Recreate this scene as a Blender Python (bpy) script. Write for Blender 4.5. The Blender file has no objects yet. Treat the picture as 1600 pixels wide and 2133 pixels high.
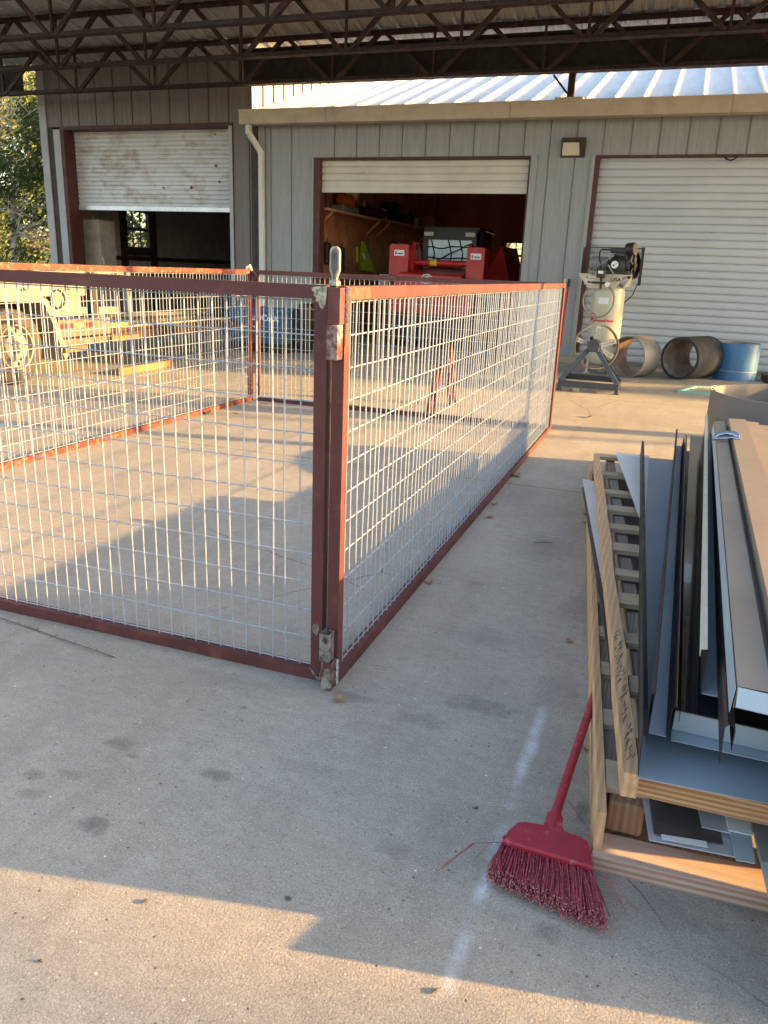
import bpy, math, random
from mathutils import Vector, Matrix
random.seed(7)
R = math.radians
C = bpy.context.scene.collection
S = bpy.context.scene

# ------------------------------------------------------------------ camera
F_PX, PITCH, ROLL, YAW, CAMZ = 1610.09, 0.303291, 0.0404752, 0.334370, 1.34416
cp, sp = math.cos(PITCH), math.sin(PITCH)
_f = Vector((-math.sin(YAW)*cp, math.cos(YAW)*cp, -sp))
_r0 = Vector((math.cos(YAW), math.sin(YAW), 0)); _u0 = _r0.cross(_f)
_r = _r0*math.cos(ROLL) + _u0*math.sin(ROLL); _u = -_r0*math.sin(ROLL) + _u0*math.cos(ROLL)
cd = bpy.data.cameras.new('camera'); cam = bpy.data.objects.new('camera', cd); C.objects.link(cam)
cd.sensor_fit = 'VERTICAL'; cd.sensor_height = 36; cd.lens = F_PX/2133*36
cd.clip_start = .05; cd.clip_end = 600
cam.matrix_world = Matrix(((_r.x, _u.x, -_f.x, 0), (_r.y, _u.y, -_f.y, 0), (_r.z, _u.z, -_f.z, CAMZ), (0, 0, 0, 1)))
S.camera = cam
EYE = Vector((0, 0, CAMZ))
def ray(x, y): return _f*F_PX + _r*(x-800) - _u*(y-1066.5)
def G(x, y, z=0.0):
    d = ray(x, y); return EYE + d*((z-CAMZ)/d.z)
def AY(x, y, Y):
    d = ray(x, y); return EYE + d*(Y/d.y)
def AX(x, y, X):
    d = ray(x, y); return EYE + d*(X/d.x)

# ------------------------------------------------------------------ sky, sun, exposure
SUN = Vector((1, .20, .235)).normalized()
w = bpy.data.worlds.new('World'); S.world = w; w.use_nodes = True
nt = w.node_tree; bg = nt.nodes['Background']
sky = nt.nodes.new('ShaderNodeTexSky'); sky.sky_type = 'NISHITA'; sky.sun_disc = False
sky.sun_elevation = math.asin(SUN.z); sky.sun_rotation = math.atan2(SUN.x, SUN.y)
sky.dust_density = 2.0
tint = nt.nodes.new('ShaderNodeMix'); tint.data_type = 'RGBA'; tint.blend_type = 'MULTIPLY'; tint.inputs[0].default_value = 1; tint.inputs[7].default_value = (1, .925, .86, 1)
nt.links.new(sky.outputs[0], tint.inputs[6]); nt.links.new(tint.outputs[2], bg.inputs[0]); bg.inputs[1].default_value = .15
ld = bpy.data.lights.new('sun', 'SUN'); ld.energy = 4.7; ld.angle = R(.45); ld.color = (1, .58, .18)
lo = bpy.data.objects.new('sun', ld); C.objects.link(lo)
lo.rotation_euler = SUN.to_track_quat('Z', 'Y').to_euler()
vs = S.view_settings; vs.view_transform = 'Standard'; vs.look = 'None'; vs.gamma = 1; vs.use_curve_mapping = False
vs.exposure = 2.25
S.cycles.use_denoising = True
S.cycles.max_bounces = 10; S.cycles.diffuse_bounces = 6

# ------------------------------------------------------------------ materials
def new_mat(name):
    m = bpy.data.materials.new(name); m.use_nodes = True
    return m, m.node_tree, m.node_tree.nodes['Principled BSDF']
def N(t, kind, **kw):
    n = t.nodes.new(kind)
    for k, v in kw.items():
        if k.startswith('i_'): n.inputs[k[2:].replace('_', ' ')].default_value = v
        else: setattr(n, k, v)
    return n
def mix(t, fac, a, b, mode='MIX'):
    n = t.nodes.new('ShaderNodeMix'); n.data_type = 'RGBA'; n.blend_type = mode; n.clamp_factor = True
    for s, v in ((n.inputs[0], fac), (n.inputs[6], a), (n.inputs[7], b)):
        if hasattr(v, 'is_output'): t.links.new(v, s)
        elif isinstance(v, (int, float)): s.default_value = v
        else: s.default_value = (*v[:3], 1)
    return n.outputs[2]
def ramp(t, src, p0, p1, c0=0, c1=1):
    n = t.nodes.new('ShaderNodeMapRange'); n.inputs[1].default_value = p0; n.inputs[2].default_value = p1
    n.inputs[3].default_value = c0; n.inputs[4].default_value = c1; t.links.new(src, n.inputs[0]); return n.outputs[0]
def math_(t, op, a, b=None):
    n = t.nodes.new('ShaderNodeMath'); n.operation = op
    for s, v in zip(n.inputs, (a, b)):
        if v is None: continue
        if hasattr(v, 'is_output'): t.links.new(v, s)
        else: s.default_value = v
    return n.outputs[0]
def noise(t, vec, scale, detail=4, rough=.55):
    n = N(t, 'ShaderNodeTexNoise'); n.inputs['Scale'].default_value = scale; n.inputs['Detail'].default_value = detail
    n.inputs['Roughness'].default_value = rough
    if vec is not None: t.links.new(vec, n.inputs['Vector'])
    return n.outputs[0]
def coords(t, sc=(1, 1, 1)):
    g = N(t, 'ShaderNodeNewGeometry'); mp = N(t, 'ShaderNodeMapping'); mp.inputs['Scale'].default_value = sc
    t.links.new(g.outputs['Position'], mp.inputs['Vector']); return mp.outputs[0]
def bump(t, b, h, strength, dist=.01):
    n = N(t, 'ShaderNodeBump'); n.inputs['Strength'].default_value = strength; n.inputs['Distance'].default_value = dist
    t.links.new(h, n.inputs['Height']); t.links.new(n.outputs[0], b.inputs['Normal'])
def M(name, col, rough=.6, metal=0., var=.25, scale=6., col2=None, lo_=.42, hi_=.62, bmp=0., bscale=60., sc=(1, 1, 1), spec=.5, coat=0.):
    m, t, b = new_mat(name)
    v = coords(t, sc)
    n1 = noise(t, v, scale, 6)
    dark = tuple(c*(1-var) for c in col)
    c = mix(t, ramp(t, n1, .3, .7), dark, tuple(min(1, c*(1+var*.6)) for c in col))
    if col2: c = mix(t, ramp(t, noise(t, v, scale*2.3, 8, .65), lo_, hi_), c, col2)
    t.links.new(c, b.inputs['Base Color'])
    rr = ramp(t, noise(t, v, scale*1.7, 5), .3, .7, max(.02, rough*.8), min(1, rough*1.2)); t.links.new(rr, b.inputs['Roughness'])
    b.inputs['Metallic'].default_value = metal; b.inputs['Specular IOR Level'].default_value = spec
    b.inputs['Coat Weight'].default_value = coat
    if bmp: bump(t, b, noise(t, v, bscale, 5), bmp, .003)
    return m
def wood(name, c1, c2, axis='Y', scale=40., rough=.75, grey=None, tilt=0.):
    m, t, b = new_mat(name)
    sc = {'X': (.06, 1, 1), 'Y': (1, .06, 1), 'Z': (1, 1, .06)}[axis]
    v = coords(t, sc)
    n1 = noise(t, v, scale, 3, .5); n2 = noise(t, v, scale*4, 4, .6); n3 = noise(t, coords(t), 3, 5)
    wv = N(t, 'ShaderNodeTexWave'); wv.inputs['Scale'].default_value = scale*.55; wv.inputs['Distortion'].default_value = 3.5
    wv.inputs['Detail'].default_value = 2; wv.inputs['Detail Scale'].default_value = .6
    wv.bands_direction = {'X': 'Z', 'Y': 'X', 'Z': 'X'}[axis]; t.links.new(v, wv.inputs['Vector'])
    c = mix(t, ramp(t, wv.outputs['Fac'], .2, .9), c1, c2)
    c = mix(t, ramp(t, n1, .35, .7, 0, .35), c, tuple(x*.6 for x in c1))
    c = mix(t, ramp(t, n2, .55, .75, 0, .4), c, tuple(x*.45 for x in c1))
    if grey: c = mix(t, ramp(t, n3, .4, .6, 0, .8), c, grey)
    t.links.new(c, b.inputs['Base Color']); b.inputs['Roughness'].default_value = rough
    b.inputs['Specular IOR Level'].default_value = .25
    bump(t, b, n2, .5, .002)
    return m
def concrete():
    m, t, b = new_mat('concrete')
    v = coords(t)
    big = noise(t, v, .7, 5); med = noise(t, v, 3.5, 7, .6); grain = noise(t, v, 210, 3, .75); grit = noise(t, v, 95, 2, .5); streak = noise(t, coords(t, (5, .9, 1)), 1.3, 6, .6)
    c = mix(t, ramp(t, big, .35, .65), (.325, .287, .24), (.395, .36, .308))
    c = mix(t, ramp(t, med, .48, .72, 0, .45), c, (.25, .232, .205))
    c = mix(t, ramp(t, med, .45, .30, 0, .30), c, (.46, .44, .40))
    c = mix(t, ramp(t, streak, .52, .72, 0, .45), c, (.22, .19, .165))
    mid = noise(t, coords(t, (1, 1.6, 1)), 17, 8, .72); c = mix(t, ramp(t, mid, .48, .70, 0, .42), c, (.20, .185, .165)); c = mix(t, ramp(t, mid, .46, .30, 0, .30), c, (.50, .48, .44))
    c = mix(t, ramp(t, grain, .45, .68, 0, .50), c, (.17, .16, .145))
    c = mix(t, ramp(t, grain, .48, .30, 0, .40), c, (.62, .60, .56)); c = mix(t, ramp(t, grit, .55, .72, 0, .5), c, (.19, .18, .16))
    def specks(scale, thr, rad, colr, s_):
        nonlocal c
        vo = N(t, 'ShaderNodeTexVoronoi'); vo.inputs['Scale'].default_value = scale; t.links.new(v, vo.inputs['Vector'])
        sc_ = N(t, 'ShaderNodeSeparateColor'); t.links.new(vo.outputs['Color'], sc_.inputs[0])
        k = math_(t, 'MULTIPLY', ramp(t, vo.outputs['Distance'], rad, rad*.6), math_(t, 'GREATER_THAN', sc_.outputs[0], thr))
        c = mix(t, math_(t, 'MULTIPLY', k, s_), c, colr); return k
    pits = specks(42, .86, .16, (.07, .06, .055), .8); specks(115, .80, .25, (.10, .09, .08), .7); specks(90, .86, .2, (.64, .63, .62), .6); specks(26, .90, .10, (.72, .72, .74), .8); specks(9, .93, .05, (.06, .05, .045), .85)
    # hairline cracks
    wv_ = N(t, 'ShaderNodeMix'); wv_.data_type = 'VECTOR'; wv_.inputs[0].default_value = .10
    nn_ = N(t, 'ShaderNodeTexNoise'); nn_.inputs['Scale'].default_value = 2.2; nn_.inputs['Detail'].default_value = 8; t.links.new(v, nn_.inputs['Vector'])
    t.links.new(v, wv_.inputs[4]); t.links.new(nn_.outputs['Color'], wv_.inputs[5])
    ve = N(t, 'ShaderNodeTexVoronoi'); ve.feature = 'DISTANCE_TO_EDGE'; ve.inputs['Scale'].default_value = .55; t.links.new(wv_.outputs[1], ve.inputs['Vector'])
    ck = math_(t, 'MULTIPLY', ramp(t, ve.outputs['Distance'], .0018, .0005), ramp(t, noise(t, v, .8, 2), .50, .58))
    c = mix(t, math_(t, 'MULTIPLY', ck, .75), c, (.06, .05, .045))
    sep = N(t, 'ShaderNodeSeparateXYZ'); g = N(t, 'ShaderNodeNewGeometry'); t.links.new(g.outputs['Position'], sep.inputs[0])
    X, Y = sep.outputs[0], sep.outputs[1]
    wob = math_(t, 'MULTIPLY', math_(t, 'SUBTRACT', noise(t, v, 26, 7, .7), .5), 2.4)
    def spot(x, y, rx, ry, s, colr):
        nonlocal c
        dx = math_(t, 'DIVIDE', math_(t, 'SUBTRACT', X, x), rx); dy = math_(t, 'DIVIDE', math_(t, 'SUBTRACT', Y, y), ry)
        d = math_(t, 'ADD', math_(t, 'SQRT', math_(t, 'ADD', math_(t, 'MULTIPLY', dx, dx), math_(t, 'MULTIPLY', dy, dy))), wob)
        c = mix(t, ramp(t, d, 1.15, .85, 0, s*.85), c, colr); c = mix(t, ramp(t, d, .7, .3, 0, s*.7), c, colr)
    for px, py, rx, ry, s in [(250, 1548, .05, .028, .55), (450, 1612, .042, .028, .6), (197, 1718, .042, .03, .75), (72, 1615, .03, .022, .5),
                           (60, 1652, .04, .02, .4), (150, 1612, .045, .02, .35), (820, 1770, .05, .03, .35), (1140, 1940, .035, .03, .45),
                           (275, 1575, .02, .01, .5), (1000, 1470, .12, .05, .45), (880, 1500, .1, .04, .35), (1215, 1690, .02, .05, .7),
                           (508, 1474, .014, .01, .6), (600, 1872, .011, .009, .95), (1240, 1260, .1, .3, .4), (1590, 1890, .12, .05, .5), (720, 1450, .09, .03, .5), (1130, 1140, .16, .22, .30), (1090, 1030, .10, .3, .25), (1010, 1330, .16, .08, .28), (1180, 1440, .10, .14, .30), (990, 1215, .05, .03, .3), (640, 1600, .10, .03, .22), (480, 1420, .12, .05, .2), (1400, 1900, .1, .06, .3)]:
        p = G(px, py); spot(p.x, p.y, rx, ry, s*.62, (.09, .085, .085))
    # white chalk smear running along the slab
    cx = ramp(t, Y, 1.2, 2.25, -.232, -.212)
    dd = math_(t, 'ABSOLUTE', math_(t, 'ADD', math_(t, 'SUBTRACT', X, cx), math_(t, 'MULTIPLY', math_(t, 'SUBTRACT', noise(t, v, 5, 3), .5), .05)))
    k = math_(t, 'MULTIPLY', ramp(t, dd, .024, .004), ramp(t, noise(t, coords(t, (.3, 1, 1)), 3.2, 4, .7), .40, .60))
    k = math_(t, 'MULTIPLY', k, math_(t, 'MULTIPLY', ramp(t, Y, 1.12, 1.2), ramp(t, Y, 2.3, 2.22)))
    k = math_(t, 'MULTIPLY', k, ramp(t, noise(t, v, 120, 3), .3, .6, .35, .8))
    c = mix(t, k, c, (.66, .67, .78))
    # saw-cut joints every few metres
    for jy in (-.9, 5.05, 9.4, 12.2):
        d = math_(t, 'ABSOLUTE', math_(t, 'SUBTRACT', Y, jy)); c = mix(t, ramp(t, d, .012, .004, 0, .55), c, (.07, .065, .06))
    t.links.new(c, b.inputs['Base Color'])
    b.inputs['Roughness'].default_value = .85; b.inputs['Specular IOR Level'].default_value = .3
    h = math_(t, 'SUBTRACT', math_(t, 'ADD', noise(t, v, 170, 3, .75), math_(t, 'MULTIPLY', noise(t, v, 60, 3), .2)), math_(t, 'MULTIPLY', pits, .6))
    bump(t, b, h, .5, .006)
    return m

m_conc = concrete()
m_grass = M('dry_grass', (.12, .11, .05), .9, var=.5, scale=1.5, col2=(.22, .17, .08))
m_red = M('red_oxide_paint', (.105, .035, .034), .5, var=.2, scale=4, spec=.3, col2=(.20, .065, .055), lo_=.55, hi_=.75, sc=(1, 1, 1), bmp=.15)
m_redrust = M('rusty_red_paint', (.16, .040, .032), .6, var=.35, scale=9, spec=.3, col2=(.30, .15, .10), lo_=.52, hi_=.66, bmp=.3)
m_bare = M('ground_bare_steel', (.42, .40, .38), .32, .75, var=.35, scale=30, col2=(.2, .17, .15), lo_=.5, hi_=.6)
m_heat = M('heat_scorched_steel', (.13, .12, .13), .45, .5, var=.4, scale=40)
m_wire = M('galvanised_wire', (.36, .41, .49), .42, .3, var=.15, scale=30)
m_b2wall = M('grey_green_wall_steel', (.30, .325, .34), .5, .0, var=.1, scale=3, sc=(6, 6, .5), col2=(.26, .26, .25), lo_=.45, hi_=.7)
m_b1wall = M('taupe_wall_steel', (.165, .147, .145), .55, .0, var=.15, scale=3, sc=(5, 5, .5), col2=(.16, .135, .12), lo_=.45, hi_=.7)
m_trimlt = M('pale_trim_steel', (.36, .38, .41), .5, var=.1, scale=4)
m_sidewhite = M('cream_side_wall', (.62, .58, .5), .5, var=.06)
m_seam = M('dark_brown_seam', (.05, .035, .03), .7)  # plain dark brown for seams, ribs, window frames and lamp housing
m_gutter = M('beige_gutter_metal', (.50, .43, .34), .5, var=.12, scale=2, col2=(.40, .33, .26), lo_=.5, hi_=.7)
m_roof = M('galvalume_roof', (.60, .61, .62), .38, .45, var=.12, scale=2.5, sc=(3, .4, 1))
m_white = M('white_downspout_paint', (.60, .63, .66), .45, var=.05)
m_shut1 = M('stained_shutter_steel', (.62, .63, .66), .45, .1, var=.12, scale=1.2, col2=(.40, .33, .28), lo_=.5, hi_=.68, sc=(1, 1, 1.6))
m_shut2 = M('cream_shutter_steel', (.60, .57, .50), .5, var=.1, scale=3, col2=(.30, .24, .17), lo_=.68, hi_=.74)
m_shut3 = M('grey_white_shutter_steel', (.49, .52, .55), .5, var=.06, scale=2)
m_maroon = M('maroon_jamb_primer', (.075, .022, .024), .6, var=.25)
m_darksteel = M('dark_rust_joist_steel', (.024, .010, .009), .6, .1, var=.4, scale=5, col2=(.07, .026, .018), lo_=.5, hi_=.65)
m_black = M('black_beam_paint', (.012, .009, .009), .7, var=.2)
m_deck = M('underside_deck_steel', (.56, .54, .52), .38, .35, var=.2, scale=1.6, sc=(8, .5, 1), col2=(.24, .19, .15), lo_=.5, hi_=.7)
m_ply = M('orange_brown_plywood', (.48, .20, .08), .7, var=.3, scale=1.5, col2=(.25, .095, .04), lo_=.45, hi_=.7)
m_plydk = M('dark_red_plywood', (.60, .20, .11), .7, var=.3, scale=1.5)
m_inner = M('taupe_insulation', (.34, .29, .27), .8, var=.2)
m_dark = M('near_black_rubber', (.02, .018, .018), .6, var=.3)
m_tyre = M('dusty_tyre_rubber', (.06, .05, .042), .85, var=.25, scale=8)
m_gray = M('grey_steel_cover', (.20, .20, .2), .55, var=.2)
m_tan = M('tan_compressor_paint', (.50, .455, .33), .38, var=.06, scale=3, coat=.2)
m_cast = M('black_cast_iron', (.018, .018, .018), .45, var=.3, scale=20, bmp=.3)
m_stand = M('charcoal_stand_paint', (.05, .058, .07), .45, var=.2)
m_pipein = M('rust_dusted_pipe', (.27, .18, .12), .7, var=.25, scale=5, col2=(.34, .27, .2), lo_=.45, hi_=.6)
m_pipeg = M('grey_coated_pipe', (.16, .165, .165), .55, var=.15, scale=4)
m_pipeb = M('blue_coated_pipe', (.055, .17, .34), .35, var=.15, scale=4, col2=(.09, .22, .38), lo_=.55, hi_=.75)
m_pipedk = M('black_coated_pipe', (.04, .043, .048), .85, spec=.2, var=.2, scale=4)
m_drum = M('grey_brown_drum_steel', (.15, .14, .135), .45, .1, var=.15, scale=2)
m_steelrod = M('machined_steel_rod', (.55, .53, .5), .3, .8, var=.15, scale=15)
m_redp = M('tractor_red_paint', (.42, .018, .018), .4, var=.15, scale=4, col2=(.22, .02, .02), lo_=.55, hi_=.75)
m_yel = M('yellow_sticker', (.7, .42, .02), .5, var=.1)
m_hivis = M('hi_vis_fabric', (.42, .55, .02), .8, var=.2, scale=12)
m_orange = M('orange_plastic', (.55, .14, .03), .5, var=.15)
m_cream = M('cream_trailer_paint', (.185, .18, .155), .5, var=.1, scale=4)
m_tape_r = M('red_reflective_tape', (.38, .012, .03), .4, var=.1)
m_tape_w = M('yellow_reflective_tape', (.36, .28, .09), .4, var=.1)
m_tote = M('blue_tote_plastic', (.035, .11, .22), .45, var=.15)
m_brush = M('crimson_broom_plastic', (.30, .012, .035), .5, var=.22, scale=14, col2=(.34, .09, .10), lo_=.56, hi_=.68)
m_bris = M('crimson_bristle', (.30, .03, .05), .6, var=.35, scale=60, col2=(.42, .14, .15), lo_=.5, hi_=.7)
m_bristip = M('pale_frayed_tip', (.42, .17, .17), .7, var=.3, scale=90)
m_pine = wood('fresh_pine', (.50, .30, .16), (.60, .39, .23), 'Y', 30)
m_pineX = wood('fresh_pine_across', (.40, .20, .10), (.60, .40, .22), 'X', 42)
m_pinkX = wood('pink_pine_across', (.42, .24, .18), (.58, .44, .36), 'X', 34)
m_oldY = wood('weathered_plank', (.25, .19, .14), (.34, .28, .22), 'Y', 45, grey=(.22, .19, .17))
m_oldX = wood('weathered_slat', (.36, .26, .17), (.50, .39, .27), 'X', 45, grey=(.38, .31, .235))
m_endg = wood('block_end_grain', (.24, .14, .085), (.32, .20, .12), 'Z', 30)
m_yelwood = wood('yellow_lumber', (.22, .125, .045), (.29, .18, .07), 'Y', 12)
m_coil = M('coil_blue_grey', (.36, .44, .52), .42, .15, var=.06, scale=2)
m_coilw = M('coil_white', (.66, .67, .66), .45, var=.05)
m_coilbk = M('coil_gloss_black', (.014, .014, .018), .16, .0, var=.2, scale=3, coat=.3)
m_coildk = M('coil_dark_edge', (.014, .012, .016), .5, var=.2)
m_coilbr = M('coil_bronze', (.26, .215, .175), .42, .15, var=.12, scale=3, col2=(.27, .23, .19), lo_=.6, hi_=.72)
m_coilhem = M('sunlit_hem_slag_cream', (.62, .56, .44), .5, var=.12, scale=30)
m_plate = M('mill_scale_plate', (.085, .078, .078), .5, .2, var=.3, scale=12)
m_galv = M('bright_zinc_sheet', (.62, .66, .76), .3, .5, var=.1, scale=6)
m_bark = M('grey_bark', (.12, .095, .075), .9, var=.4, scale=8, bmp=.5)
m_twig = M('pale_bare_twig', (.50, .44, .36), .8, var=.2)
m_leafdry = M('dry_oak_leaf', (.34, .22, .12), .8, var=.35, scale=30)
m_green = M('seafoam_plastic', (.22, .50, .38), .5, var=.1)
m_pane_b = M('painted_sky_windshield', (.62, .74, .85), .25, .1, var=.1)  # opaque pale blue stands in for sky reflected in the pane
m_txtred = M('red_lettering', (.55, .02, .03), .5, var=.05)
m_txtblk = M('black_lettering', (.02, .02, .02), .5, var=.05)
m_txtwht = M('white_lettering', (.75, .75, .75), .5, var=.05)
m_lens = M('frosted_lamp_lens', (.60, .55, .46), .3, var=.05)
def leafmat(name, a, b_, c_):
    m, t, b = new_mat(name)
    v = coords(t); c = mix(t, ramp(t, noise(t, v, 1.1, 3), .35, .65), a, b_)
    c = mix(t, ramp(t, noise(t, v, 6, 2), .55, .7), c, c_)
    t.links.new(c, b.inputs['Base Color']); b.inputs['Roughness'].default_value = .7
    b.inputs['Subsurface Weight'].default_value = 0
    tr = N(t, 'ShaderNodeBsdfTranslucent'); t.links.new(c, tr.inputs[0]); ms = N(t, 'ShaderNodeMixShader'); ms.inputs[0].default_value = .35
    out = t.nodes['Material Output']; t.links.new(b.outputs[0], ms.inputs[1]); t.links.new(tr.outputs[0], ms.inputs[2]); t.links.new(ms.outputs[0], out.inputs[0])
    return m
m_cedar = leafmat('cedar_foliage', (.05, .085, .022), (.09, .12, .03), (.17, .17, .05))
m_yleaf = leafmat('yellow_green_foliage', (.12, .17, .04), (.18, .22, .06), (.28, .27, .09))
mg, tg, bgl = new_mat('window_glass')
bgl.inputs['Base Color'].default_value = (.9, .95, .95, 1); bgl.inputs['Roughness'].default_value = .03
bgl.inputs['Transmission Weight'].default_value = 1; bgl.inputs['IOR'].default_value = 1.02
m_glass = mg

# ------------------------------------------------------------------ mesh helpers
def each(mb, name, mats, parent, **kw):   # one object for every separate piece collected in mb
    par = list(range(len(mb.v)))
    def find(i):
        while par[i] != i: par[i] = par[par[i]]; i = par[i]
        return i
    for f in mb.f:
        for i in f[1:]: par[find(i)] = find(f[0])
    groups = {}
    for f, m in zip(mb.f, mb.m): groups.setdefault(find(f[0]), []).append((f, m))
    for fs in groups.values():
        idx = sorted({i for f, _ in fs for i in f}); mp = {j: k for k, j in enumerate(idx)}
        q = MB(); q.v = [mb.v[i] for i in idx]; q.f = [tuple(mp[i] for i in f) for f, _ in fs]; q.m = [m for _, m in fs]
        q.build(name, mats, parent, **kw)
WL = {}   # world position of every object's origin
class MB:
    def __init__(s): s.v = []; s.f = []; s.m = []
    def add(s, vs, fs, mi=0):
        o = len(s.v); s.v += [Vector(a) for a in vs]; s.f += [tuple(i+o for i in f) for f in fs]; s.m += [mi]*len(fs); return s
    def hexa(s, p, mi=0):   # 8 points: 4 bottom ccw, 4 top
        return s.add(p, [(0, 3, 2, 1), (4, 5, 6, 7), (0, 1, 5, 4), (1, 2, 6, 5), (2, 3, 7, 6), (3, 0, 4, 7)], mi)
    def box(s, x0, x1, y0, y1, z0, z1, mi=0):
        return s.hexa([(x0, y0, z0), (x1, y0, z0), (x1, y1, z0), (x0, y1, z0), (x0, y0, z1), (x1, y0, z1), (x1, y1, z1), (x0, y1, z1)], mi)
    def cbox(s, x0, x1, y0, y1, z0, z1, c=.004, mi=0):   # box with chamfered vertical and horizontal edges
        P = []
        for z, k in ((z0, 1), (z0+c, 0), (z1-c, 0), (z1, 1)):
            a = c*k
            P += [(x0+c+a*0, y0+a, z), (x1-c, y0+a, z), (x1-a, y0+c, z), (x1-a, y1-c, z), (x1-c, y1-a, z), (x0+c, y1-a, z), (x0+a, y1-c, z), (x0+a, y0+c, z)]
        F = [tuple(range(7, -1, -1)), tuple(range(24, 32))]
        for l in range(3):
            for i in range(8): F.append((l*8+i, l*8+(i+1) % 8, l*8+8+(i+1) % 8, l*8+8+i))
        return s.add(P, F, mi)
    def bar(s, p, q, w, h, up=(0, 0, 1), mi=0, w2=None, h2=None):
        p, q = Vector(p), Vector(q); d = (q-p).normalized(); up = Vector(up)
        if abs(d.dot(up)) > .97: up = Vector((1, 0, 0))
        a = d.cross(up).normalized(); b = a.cross(d).normalized(); w2 = w if w2 is None else w2; h2 = h if h2 is None else h2
        P = []
        for c, ww, hh in ((p, w, h), (q, w2, h2)):
            P += [c-a*ww/2-b*hh/2, c+a*ww/2-b*hh/2, c+a*ww/2+b*hh/2, c-a*ww/2+b*hh/2]
        return s.add(P, [(0, 1, 2, 3), (7, 6, 5, 4), (0, 4, 5, 1), (1, 5, 6, 2), (2, 6, 7, 3), (3, 7, 4, 0)], mi)
    def tube(s, pts, r, n=6, mi=0, cap=True):
        pts = [Vector(p) for p in pts]; rs = r if isinstance(r, (list, tuple)) else [r]*len(pts)
        o = len(s.v); up = Vector((0, 0, 1)); prev = None
        for i, p in enumerate(pts):
            d = (pts[min(i+1, len(pts)-1)] - pts[max(i-1, 0)]).normalized()
            if prev is None:
                k = up if abs(d.z) < .95 else Vector((1, 0, 0)); a = d.cross(k).normalized()
            else:
                a = (prev - d*prev.dot(d)).normalized()
            prev = a; b = a.cross(d)
            for j in range(n):
                t = 2*math.pi*j/n; s.v.append(p + (a*math.cos(t) + b*math.sin(t))*rs[i])
        for i in range(len(pts)-1):
            for j in range(n):
                s.f.append((o+i*n+j, o+i*n+(j+1) % n, o+(i+1)*n+(j+1) % n, o+(i+1)*n+j)); s.m.append(mi)
        if cap:
            s.f.append(tuple(o+j for j in range(n-1, -1, -1))); s.m.append(mi)
            s.f.append(tuple(o+(len(pts)-1)*n+j for j in range(n))); s.m.append(mi)
        return s
    def lathe(s, c, axis, prof, n=40, mi=0, closed=False):   # prof: (radius, offset along axis)
        c = Vector(c); ax = Vector(axis).normalized(); k = Vector((0, 0, 1)) if abs(ax.z) < .9 else Vector((1, 0, 0))
        a = ax.cross(k).normalized(); b = ax.cross(a); o = len(s.v)
        for r, h in prof:
            for j in range(n):
                t = 2*math.pi*j/n; s.v.append(c + ax*h + (a*math.cos(t)+b*math.sin(t))*r)
        L = len(prof)
        for i in range(L if closed else L-1):
            i2 = (i+1) % L
            for j in range(n):
                s.f.append((o+i*n+j, o+i*n+(j+1) % n, o+i2*n+(j+1) % n, o+i2*n+j)); s.m.append(mi)
        return s
    def prism(s, poly, d, mi=0):   # poly 3D points, extruded by vector d
        d = Vector(d); n = len(poly); P = [Vector(p) for p in poly] + [Vector(p)+d for p in poly]
        F = [tuple(range(n-1, -1, -1)), tuple(range(n, 2*n))] + [(i, (i+1) % n, n+(i+1) % n, n+i) for i in range(n)]
        return s.add(P, F, mi)
    def sheet(s, near, far, t=.0012, mi=0):   # folded sheet lofted between two polylines, thickness t
        n = len(near); a = [Vector(p) for p in near]; b = [Vector(p) for p in far]
        ax = (b[0]-a[0]).normalized(); nn = []
        for i in range(n):
            e = (a[min(i+1, n-1)] - a[max(i-1, 0)]); nn.append(e.cross(ax).normalized()*t)
        P = a + b + [p+k for p, k in zip(a, nn)] + [p+k for p, k in zip(b, nn)]; F = []
        for i in range(n-1):
            F += [(i, i+1, n+i+1, n+i), (2*n+i, 3*n+i, 3*n+i+1, 2*n+i+1), (i, 2*n+i, 2*n+i+1, i+1), (n+i, n+i+1, 3*n+i+1, 3*n+i)]
        F += [(0, n, 3*n, 2*n), (n-1, 3*n-1, 4*n-1, 2*n-1)]
        return s.add(P, F, mi)
    def build(s, name, mats, parent=None, smooth=False, label=None):
        me = bpy.data.meshes.new(name); off = WL.get(parent.name, Vector((0, 0, 0))) if parent else Vector((0, 0, 0))
        me.from_pydata([tuple(v-off) for v in s.v], [], s.f); me.validate()
        for m in (mats if isinstance(mats, (list, tuple)) else [mats]): me.materials.append(m)
        if len(me.polygons) == len(s.m): me.polygons.foreach_set('material_index', s.m)
        if smooth:
            me.polygons.foreach_set('use_smooth', [True]*len(me.polygons))
            try: me.set_sharp_from_angle(angle=R(40))
            except Exception: pass
        me.update()
        o = bpy.data.objects.new(name, me); C.objects.link(o)
        if parent: o.parent = parent
        WL[o.name] = off
        if label: o['label'] = label
        return o
def tag(o, label, cat, group=None):
    o['label'] = label; o['category'] = cat
    if group: o['group'] = group
    return o
def thing(name, label, cat, loc, group=None):
    o = bpy.data.objects.new(name, None); C.objects.link(o); o.location = loc; o.empty_display_size = .1
    WL[o.name] = Vector(loc)
    return tag(o, label, cat, group)
def struct(o): o['kind'] = 'structure'; return o
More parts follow.
